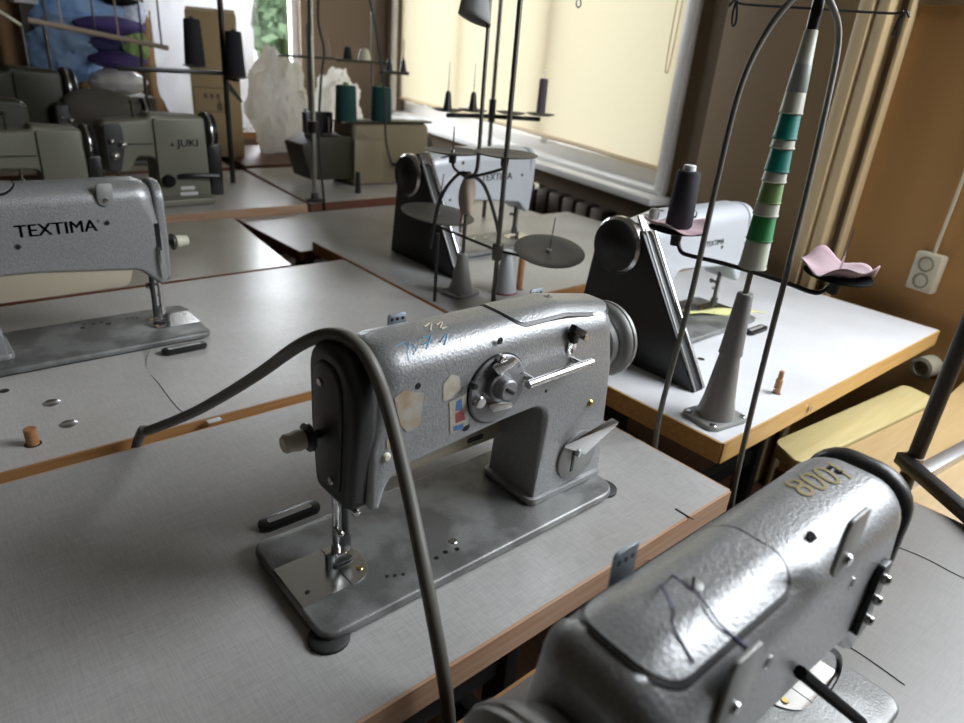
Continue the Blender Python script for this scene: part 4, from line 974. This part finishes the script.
wall('wall_back', 'wallback', [(SB, SB+.2, 0, WC[0], 0, ZC), (SB, SB+.2, WC[0], WC[1], 0, WC[2]), (SB, SB+.2, WC[0], WC[1], WC[3], ZC), (SB, SB+.2, WC[1], DL, 0, ZC)])
wall('wall_left', 'walldark', [(SF, SB, DL, DL+.2, 0, ZC)])
wall('wall_front', 'walldark', [(SF-.2, SF, -.22, DL+.2, 0, ZC)])
wall('floor', 'floorwood', [(SF-.2, SB+.2, -.22, DL+.2, -.05, 0)])
wall('ceiling', 'ceiling', [(SF-.2, SB+.2, -.22, DL+.2, ZC, ZC+.05)])
def window(name, s0, s1, z0, z1, axis, mull):
    """frame set in the wall opening; axis 'r' = right wall, 'b' = back wall"""
    def place(mb, a0, a1, e0, e1, zz0, zz1, bev=.004):
        if axis == 'r': bx(mb, a0, a1, -e1, -e0, zz0, zz1, bev)
        else: bx(mb, SB+e0, SB+e1, a0, a1, zz0, zz1, bev)
    w = .05
    mb = MB()
    place(mb, s0, s0+w, .06, .13, z0, z1); place(mb, s1-w, s1, .06, .13, z0, z1); place(mb, s0+w, s1-w, .06, .13, z0, z0+(.072 if name == 'window_1' else w)); place(mb, s0+w, s1-w, .06, .13, z1-w, z1)
    for m_ in mull: place(mb, m_-.03, m_+.03, .06, .13, z0+w, z1-w)
    fr = struct(in_room(mb.build(name, 'framewhite')))
    mb = MB(); place(mb, s0+w, s1-w, .09, .096, z0+w, z1-w, 0); g = mb.build('glass_pane', 'glass', fr)
    return fr
window('window_1', *WA, 'r', [1.84, 2.80]); window('window_2', *WB, 'r', [-1.08]); window('window_3', *WC, 'b', [.99])
mb = MB(); bx(mb, .80, 3.86, -.05, .115, .828, .857, .004); bx(mb, .84, 3.80, -.20, .035, .857, .874, .003); struct(in_room(mb.build('trim_1', 'sillwhite')))
mb = MB(); bx(mb, .835, .885, -.05, .03, .874, 2.38, .004); bx(mb, 3.74, 3.79, -.05, .03, .874, 2.38, .004); bx(mb, .835, 3.79, -.05, .03, 2.35, 2.40, .004); struct(in_room(mb.build('trim_2', 'framewhite')))
mb = MB(); bx(mb, .182, .68, 0, .035, 0, ZC, .003); struct(in_room(mb.build('wall_pilaster', 'walltan')))
mb = MB(); bx(mb, .137, .182, 0, .06, 0, ZC, .006); bx(mb, .092, .128, 0, .055, 0, ZC, .006); bx(mb, .046, .060, 0, .03, 0, ZC, .004); bx(mb, .126, .139, 0, .03, 0, ZC); struct(in_room(mb.build('trim_3', 'trimcream')))
mb = MB(); bx(mb, -.70, .045, 0, .012, 1.515, 1.535, .003); struct(in_room(mb.build('trim_4', 'walltan')))
mb = MB(); bx(mb, SF, .045, 0, .018, 0, .09, .004); struct(in_room(mb.build('baseboard_right', 'edgered')))
# roller blind: lit through by the daylight outside
bl_ = thing('roller_blind', 'cream roller blind drawn down over the window, glowing with daylight', 'blind', P0, RZ)
mb = MB()
def bf(u, v):
    s_ = WA[0]+.015+u*(WA[1]-WA[0]-.03); zb = .950+.02*u+.010*math.sin(PI*u)
    return (s_, -.022+.006*math.sin(u*23)*(1-v), zb+(2.33-zb)*v)
mb.grid(bf, 40, 12); mb.build('blind_fabric', 'blind', bl_, recalc=False)
mb = MB(); mb.tube([Vector(bf(u/12, 0))+Vector((0, .002, -.004)) for u in range(13)], .010, 10, 3); mb.build('bottom_bar', 'trimcream', bl_)
mb = MB(); mb.cyl((WA[0]+.01, -.025, 2.325), (WA[1]-.01, -.025, 2.325), .022); mb.build('blind_roller', 'framewhite', bl_)
mb = MB(); mb.tube([(WA[0]+.05, .0, 2.3), (WA[0]+.05, .0, 1.8), (WA[0]+.06, .002, 1.36), (WA[0]+.075, .0, 1.30), (WA[0]+.085, 0, 1.36), (WA[0]+.08, 0, 1.8), (WA[0]+.08, 0, 2.3)], .0022, 6, 5); mb.build('pull_cord', 'trimcream', bl_)
mb = MB(); p = aty(579, 8, 1.2)
# hook of a far wire guide before the blind
wz = thing('wire_hook', 'small wire eye hanging at the top edge before the cream blind', 'wire hook', (S2.x+.16, S2.y+.02, 1.44))
pj = aty(579, 0, S2.y+.05)-Vector(wz.location)
mb = MB(); mb.tube([pj+Vector((0, 0, .05)), pj+Vector((-.002, 0, .01)), pj+Vector((-.008, 0, -.008)), pj+Vector((0, 0, -.015)), pj+Vector((.008, 0, -.008)), pj+Vector((.002, 0, .01)), pj+Vector((.006, 0, .05))], .0018, 6, 4); mb.tube([pj+Vector((0, 0, .05)), Vector((S2.x-wz.location.x, S2.y-wz.location.y, .06))], .0018, 6, 1); mb.build('wire_eye', 'iron', wz)
# radiator under the sill
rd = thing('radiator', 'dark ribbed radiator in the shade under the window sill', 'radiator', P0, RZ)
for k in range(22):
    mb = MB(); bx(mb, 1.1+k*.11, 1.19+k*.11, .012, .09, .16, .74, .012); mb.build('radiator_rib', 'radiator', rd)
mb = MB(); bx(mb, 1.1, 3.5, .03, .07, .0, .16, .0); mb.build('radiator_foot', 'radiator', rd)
# socket with its cable
so = thing('wall_socket', 'cream double wall socket on the orange wall at the right edge', 'socket', rw(-.21, 0, .871), RZ)
mb = MB(); bx(mb, -.036, .036, 0, .032, -.052, .052, .006); b = mb.build('socket_box', 'outlet', so)
for z in (.023, -.023):
    mb = MB(); mb.lathe([(.021, 0), (.0205, .003), (.017, .003), (.015, -.004), (0, -.004)], (0, .032, z), (0, 1, 0), 24); rr_ = mb.build('socket_ring', 'outletdark', b)
    for x in (-.008, .008):
        mb = MB(); mb.lathe([(.003, 0), (0, .0002)], (x, .0285, z), (0, 1, 0), 10); mb.build('pin_hole', 'black', rr_)
mb = MB(); mb.tube([(0, .012, .050), (.0, .010, .10), (-.002, .008, .4), (0, .008, 1.9)], .0045, 8, 4); mb.build('socket_cable', 'outlet', so)
mb = MB(); mb.lathe([(0, 0), (.03, 0), (.03, .05), (.02, .052), (.018, .03), (0, .03)], rw(-.30, .0, .63), rw(0, 1, 0)-rw(0, 0, 0), 20); tag(mb.build('pipe_stub', 'outlet'), 'pale pipe stub on the wall behind the dark pole at right', 'pipe')

# pole stand in the right foreground
pp = atz(908, 470, .76); S5 = Vector((1.194, .236, 0))
t = thing('thread_stand', 'dark thread stand pole at the right edge with a black bar at its foot', 'thread stand', S5)
mb = MB(); mb.cyl((0, 0, .662), (0, 0, 1.75), .0125, n=16); mb.build('rod', 'poledark', t)
mb = MB(); mb.cyl((0, 0, .742), (0, 0, .772), .0155, n=16); mb.build('tape_band', 'tape', t)
mb = MB(); mb.lathe([(0, 0), (.035, 0), (.035, .006), (.018, .010), (.016, .03), (0, .03)], (0, 0, .657), n=24); mb.build('base_flange', 'iron', t)
e0 = Vector((-.014, .012, .752)); tgt = atz(975, 521, .763)-S5
mb = MB(); dv = (tgt-e0); dv.z = 0; a_ = math.atan2(dv.y, dv.x)
mb.box((e0.x+dv.x*.9, e0.y+dv.y*.9, .763), (dv.length*1.9, .020, .021), .003, Matrix.Rotation(a_, 4, 'Z')); mb.build('cross_bar', 'black', t)
mb = MB()
for sx in (-.020, .020): mb.cyl((sx, -.012, .745), (sx, .014, .758), .004, n=10)
mb.build('clamp_bolt', 'steel', t)

# ------------------------------------------------------------------ the far end: plastic sacks, box, bags
def blob(name, c, r, m_, amp, sc, seed, flat=.0, label=None, cat=None, group=None, nu=64, nv=40, parent=None):
    off = Vector((seed*3.1, seed*1.7, seed*.9)); mb = MB()
    def f(u, v):
        a = 2*PI*u; b = PI*(v*.998+.001)-PI/2
        d = Vector((math.cos(a)*math.cos(b), math.sin(a)*math.cos(b), math.sin(b)))
        k = 1+amp*noise.noise(d*sc+off)+amp*.55*abs(noise.noise(d*sc*2.7+off))-amp*.4*abs(noise.noise(d*sc*5.5+off))
        p = Vector((d.x*r[0]*k, d.y*r[1]*k, d.z*r[2]*k))
        if p.z < -r[2]*flat and flat: p.z = -r[2]*flat
        return p
    mb.grid(f, nu, nv, True)
    o = mb.build(name, m_, parent, loc=c, ang=50)
    if label: tag(o, label, cat, group)
    return o
def at_back(px, py, y): return aty(px, py, y)
p = aty(203, 30, 4.10); blob('plastic_sack', (p.x, 4.10, 1.30), (.27, .13, .60), 'plastic', .26, 2.0, 3, .83, 'tall white translucent plastic sack behind the cardboard box', 'plastic sack')
p = aty(262, 95, 3.62); blob('plastic_sack', (p.x+.035, 3.50, .975), (.145, .15, .255), 'plasticdim', .34, 2.3, 5, .87, 'crumpled clear plastic sack slumped beside the window, right of the box', 'plastic sack')
p = aty(250, 60, 4.02); blob('plastic_sack', (p.x+.02, 4.40, 1.04), (.16, .11, .36), 'plastic', .30, 2.2, 8, .65, 'white plastic sack sloping down under the window', 'plastic sack')
p = aty(305, 76, 3.6); blob('plastic_sack', (p.x+.13, 3.50, .94), (.13, .10, .21), 'plasticdim', .34, 2.4, 9, .89, 'small clear plastic bundle left of the tall steel pole', 'plastic sack')
t12 = table('low support behind the box, wholly covered by plastic sacks', [(1.32, 3.90), (2.20, 3.90), (2.20, 4.55), (1.32, 4.55)], .80, 'lambeige', 'edgewood')
# cardboard box
yb = 3.40; a = aty(184, 9, yb); b = aty(233, 16, yb); c = aty(208, 118, yb)
cw = b.x-a.x; zt2 = a.z; zb2 = .751
t = thing('cardboard_box', 'tall tan cardboard box in front of the white plastic', 'box', ((a.x+b.x)/2+.05, yb+.12, zb2), -.36)
mb = MB(); mb.box((0, 0, (zt2-zb2)/2), (cw, .22, zt2-zb2), .003); mb.build('carton', 'cardboard', t)
mb = MB(); mb.box((0, -.075, zt2-zb2+.008), (cw*.96, .07, .002), 0, Matrix.Rotation(.2, 4, 'X')); mb.build('flap', 'cardboard', t)
q = aty(193, 88, yb); q2 = aty(229, 112, yb)
def bxl(p): return (p.x-(a.x+b.x)/2, p.z-zb2)
u0, v0 = bxl(q); u1, v1 = bxl(q2)
mb = MB()
for (xa_, xb_, za_, zb_) in ((u0, u1, v0, v0+.004), (u0, u1, v1-.004, v1), (u0, u0+.004, v1, v0), (u1-.004, u1, v1, v0)): mb.box(((xa_+xb_)/2, -.1105, (za_+zb_)/2), (xb_-xa_, .001, zb_-za_))
mb.build('printed_frame', 'cardprint', t)
for k in range(3):
    mb = MB(); mb.box((u0+(u1-u0)*(.33+.17*k), -.1105, v0-.035), ((u1-u0)*.10, .001, .022)); mb.build('printed_mark', 'cardprint', t)
for k in range(2):
    mb = MB(); xk = u0+(u1-u0)*(.70+.2*k); mb.prism([(xk-.012, v1+.004), (xk+.012, v1+.004), (xk+.012, v1+.035), (xk+.004, v1+.045), (xk+.004, v1+.055), (xk-.004, v1+.055), (xk-.004, v1+.045), (xk-.012, v1+.035)], -.1112, -.1102, 0, 'xz'); mb.build('printed_bottle', 'cardprint', t)
# bags and cushions at the back left
yk = 4.1
p = aty(88, 8, yk+.10); blob('plastic_bag', (p.x-.03, yk+.12, p.z), (.26, .16, .17), 'bluebag', .26, 1.7, 12, 0, 'crumpled pale blue plastic bag heaped at the back left', 'plastic bag')
p = aty(68, 38, yk); blob('plastic_bag', (p.x, yk+.02, p.z-.04), (.17, .13, .14), 'bluebag', .26, 1.8, 14, 0, 'darker fold of blue plastic bag under the long wooden bar', 'plastic bag')
p = aty(110, 26, yk-.12); blob('cushion', (p.x, yk-.12, p.z), (.155, .10, .043), 'purple', .10, 2, 15, 0, 'purple cushion on top of the pile beside the blue bag', 'cushion')
p = aty(118, 60, yk-.12); blob('cushion', (p.x, yk-.12, p.z), (.13, .10, .040), 'purple', .10, 2, 17, 0, 'purple cushion lower in the pile above a white bundle', 'cushion')
p = aty(118, 78, yk-.12); blob('white_bundle', (p.x, yk-.12, p.z-.02), (.135, .11, .06), 'spoolwhite', .12, 2, 19, 0, 'white cloth bundle under the purple cushion', 'bundle')
p = aty(100, 44, yk-.06); blob('dark_bundle', (p.x, yk-.02, p.z-.005), (.14, .10, .045), 'bluethread', .15, 2, 21, 0, 'dark blue cloth folded between the two purple cushions', 'bundle')
p = aty(137, 47, yk-.16); blob('plastic_bag', (p.x, yk-.14, p.z), (.055, .05, .075), 'greenbag', .22, 2.6, 23, 0, 'small green and white bag beside the purple cushions', 'plastic bag')
p = aty(132, 12, yk); blob('plastic_bag', (p.x, yk+.04, p.z), (.07, .07, .075), 'plastic', .3, 3, 25, 0, 'small white plastic bag at the right end of the blue heap', 'plastic bag')
p = aty(117, 5, yk); blob('cushion', (p.x, yk-.04, p.z+.02), (.085, .06, .022), 'blackmatte', .2, 2, 27, 0, 'dark cloth roll on top of the heap at the frame edge', 'cloth')
zbase = .801; ptop = aty(118, 84, yk-.12).z
mb = MB(); mb.box((0, 0, 0), (.60, .34, max(.05, ptop-.06-zbase)), .01)
px_ = aty(95, 60, yk).x
tag(mb.build('storage_crate', 'browncloth', loc=(px_-.06, yk+.06, zbase+max(.05, ptop-.06-zbase)/2)), 'low dark crate carrying the heap of bags and cushions', 'crate')
# long pegged bar
a = aty(28, 20, 3.60); b = aty(168, 48, 3.60)
t = thing('thread_rack', 'long pale wooden bar with upright pegs crossing before the blue bags', 'thread rack', ((a.x+b.x)/2, 3.60, .751))
mb = MB(); mb.tube([a-Vector(t.location), b-Vector(t.location)], .011, 8, 1); mb.build('bar', 'tape', t)
dv = b-a
for k, (q_, h_) in enumerate(((.12, .16), (.22, .20), (.45, .24), (.62, .20), (.80, .22), (.88, .14), (.95, .26))):
    c = a+dv*q_-Vector(t.location); mb = MB(); mb.cyl(c, c+Vector((0, 0, h_)), .004, n=8); mb.build('peg', 'tape' if k % 2 else 'iron', t)
for q_ in (.10, .78):
    c = a+dv*q_-Vector(t.location); mb = MB(); mb.cyl((c.x, c.y, 0), (c.x, c.y, c.z), .008, n=10); mb.build('post', 'iron', t)
# pale slanting arm at the top left corner
a = aty(-6, 8, 3.60); b = aty(21, 25, 3.60); dv = b-a
t = thing('slanting_arm', 'pale slat slanting down from a post at the top left corner', 'slat', (b.x, 3.60, .751))
mb = MB(); c = (a+b)/2-Vector(t.location); mb.box(tuple(c), (dv.length, .02, .012), .002, Matrix.Rotation(-math.atan2(dv.z, dv.x), 4, 'Y')); mb.build('slat', 'cream', t)
mb = MB(); mb.cyl((0, 0, 0), (0, 0, b.z-.751), .007, n=10); mb.build('post', 'iron', t)
p = aty(24, 1, 4.2); mb = MB(); mb.box(tuple(p), (.10, .12, .02), .004); tag(mb.build('white_tray', 'spoolwhite'), 'white flat tray at the top edge before the brown curtain', 'tray')
mb = MB(); p2_ = p.copy(); mb.box((p.x, p.y, (p.z-.01+.80)/2), (.06, .08, p.z-.01-.80)); tag(mb.build('storage_stack', 'browncloth'), 'dark stack under the white tray at the top left', 'stack')
# curtain along the back wall
cu = thing('curtain', 'brown pleated curtain hanging on the back wall at top left', 'curtain', P0, RZ)
mb = MB(); mb.grid(lambda u, v: (SB-.10+.022*math.sin(u*130)+.008*math.sin(u*47+2), 1.50+2.6*u, .10+2.55*v), 260, 3); mb.build('curtain_cloth', 'curtain', cu, solid=.002, recalc=False)
mb = MB(); mb.cyl((SB-.10, 1.45, 2.67), (SB-.10, 4.15, 2.67), .014); mb.build('curtain_rail', 'iron', cu)
for y_ in (1.8, 3.8):
    mb = MB(); mb.box((SB-.05, y_, 2.67), (.10, .02, .02)); mb.build('rail_bracket', 'iron', cu)

# ------------------------------------------------------------------ outside
mb = MB(); mb.box((0, 0, -3.1), (60, 60, .2)); o = struct(mb.build('ground', 'ground')); o.location = rw(16, 0, 0)
def tree(c, h, r, lab, seed):
    rnd = random.Random(seed); t = thing('tree', lab, 'tree', c, 0, None)
    mb = MB(); mb.lathe([(0, 0), (.22, 0), (.14, h*.5), (.06, h*.9), (0, h*.92)], (0, 0, 0), n=12); mb.build('trunk', 'bark', t)
    mb = MB()
    for k in range(3800):
        d = Vector((rnd.gauss(0, 1), rnd.gauss(0, 1), rnd.gauss(0, 1))).normalized(); q = d*(rnd.random()**.4)*r
        q.z = q.z*1.15+h*.68; u = Vector((rnd.gauss(0, 1), rnd.gauss(0, 1), rnd.gauss(0, 1))).normalized(); w = u.orthogonal().normalized(); s_ = rnd.uniform(.07, .14)
        mb.bm.faces.new([mb.bm.verts.new(q+u*s_), mb.bm.verts.new(q+w*s_*.6), mb.bm.verts.new(q-u*s_), mb.bm.verts.new(q-w*s_*.6)])
    mb.build('crown', 'leaf', t, recalc=False)
g0 = rw(9.5, -.25, -3.0); tree(g0, 6.0, 1.9, 'green leafy tree seen through the far window', 3)
g0 = rw(14.5, -2.9, -3.0); tree(g0, 6.5, 2.2, 'second green tree farther off outside the far window', 5)

for o in S.objects:
    if o.parent is None and 'category' in o and 'group' not in o:
        g_name = {'sewing_machine': 'sewing machines on the tables', 'sewing_table': 'sewing tables of the workshop', 'thread_stand': 'thread stands beside the machines', 'plastic_sack': 'plastic sacks at the far window',
                  'plastic_bag': 'plastic bags in the back left heap', 'cushion': 'cushions in the back left heap', 'wooden_peg': 'wooden pegs on the tables', 'cloth_liner': 'pink cloth liners on the saucers', 'cable_hole': 'cable holes in the tables', 'tree': 'trees outside the far window', 'loose_thread': 'loose thread ends'}.get(o.name.split('.')[0])
        if g_name: o['group'] = g_name
# ------------------------------------------------------------------ light
wd = bpy.data.worlds.new('sky'); S.world = wd; wd.use_nodes = True
bg = wd.node_tree.nodes['Background']; bg.inputs['Color'].default_value = (.80, .90, 1.0, 1); bg.inputs['Strength'].default_value = 1.5
def daylight(name, s_, d, z, sx, sz, power, aim, col=(.92, .96, 1.0), spread=PI):
    l = bpy.data.lights.new(name, 'AREA'); l.shape = 'RECTANGLE'; l.size = sx; l.size_y = sz; l.energy = power; l.color = col; l.spread = spread
    o = bpy.data.objects.new(name, l); COL.objects.link(o); o.location = rw(s_, d, z)
    dirn = (RM.to_3x3() @ Vector(aim)).normalized(); o.rotation_euler = dirn.to_track_quat('-Z', 'Y').to_euler(); return o
daylight('daylight_blind', (WA[0]+WA[1])/2, -.60, 1.75, 3.0, 1.7, 17, (0, 1, -.05), (1, .97, .92))
daylight('daylight_side', (WB[0]+WB[1])/2, -.02, 2.02, 1.25, 1.1, 60, (.30, .70, -.70))
daylight('daylight_back', SB+.35, 1.30, 1.75, 1.2, 1.4, 130, (-1, 0, -.2))
sl = bpy.data.lights.new('sun', 'SUN'); sl.energy = 3.0; sl.angle = .02; so_ = bpy.data.objects.new('sun', sl); COL.objects.link(so_)
so_.rotation_euler = (RM.to_3x3() @ Vector((.25, -1, -.75))).to_track_quat('-Z', 'Y').to_euler()
S.view_settings.view_transform = 'Standard'; S.view_settings.look = 'None'; S.view_settings.exposure = 0; S.view_settings.gamma = 1
S.view_settings.use_curve_mapping = False
S.cycles.use_denoising = True; S.cycles.max_bounces = 8; S.cycles.transparent_max_bounces = 16
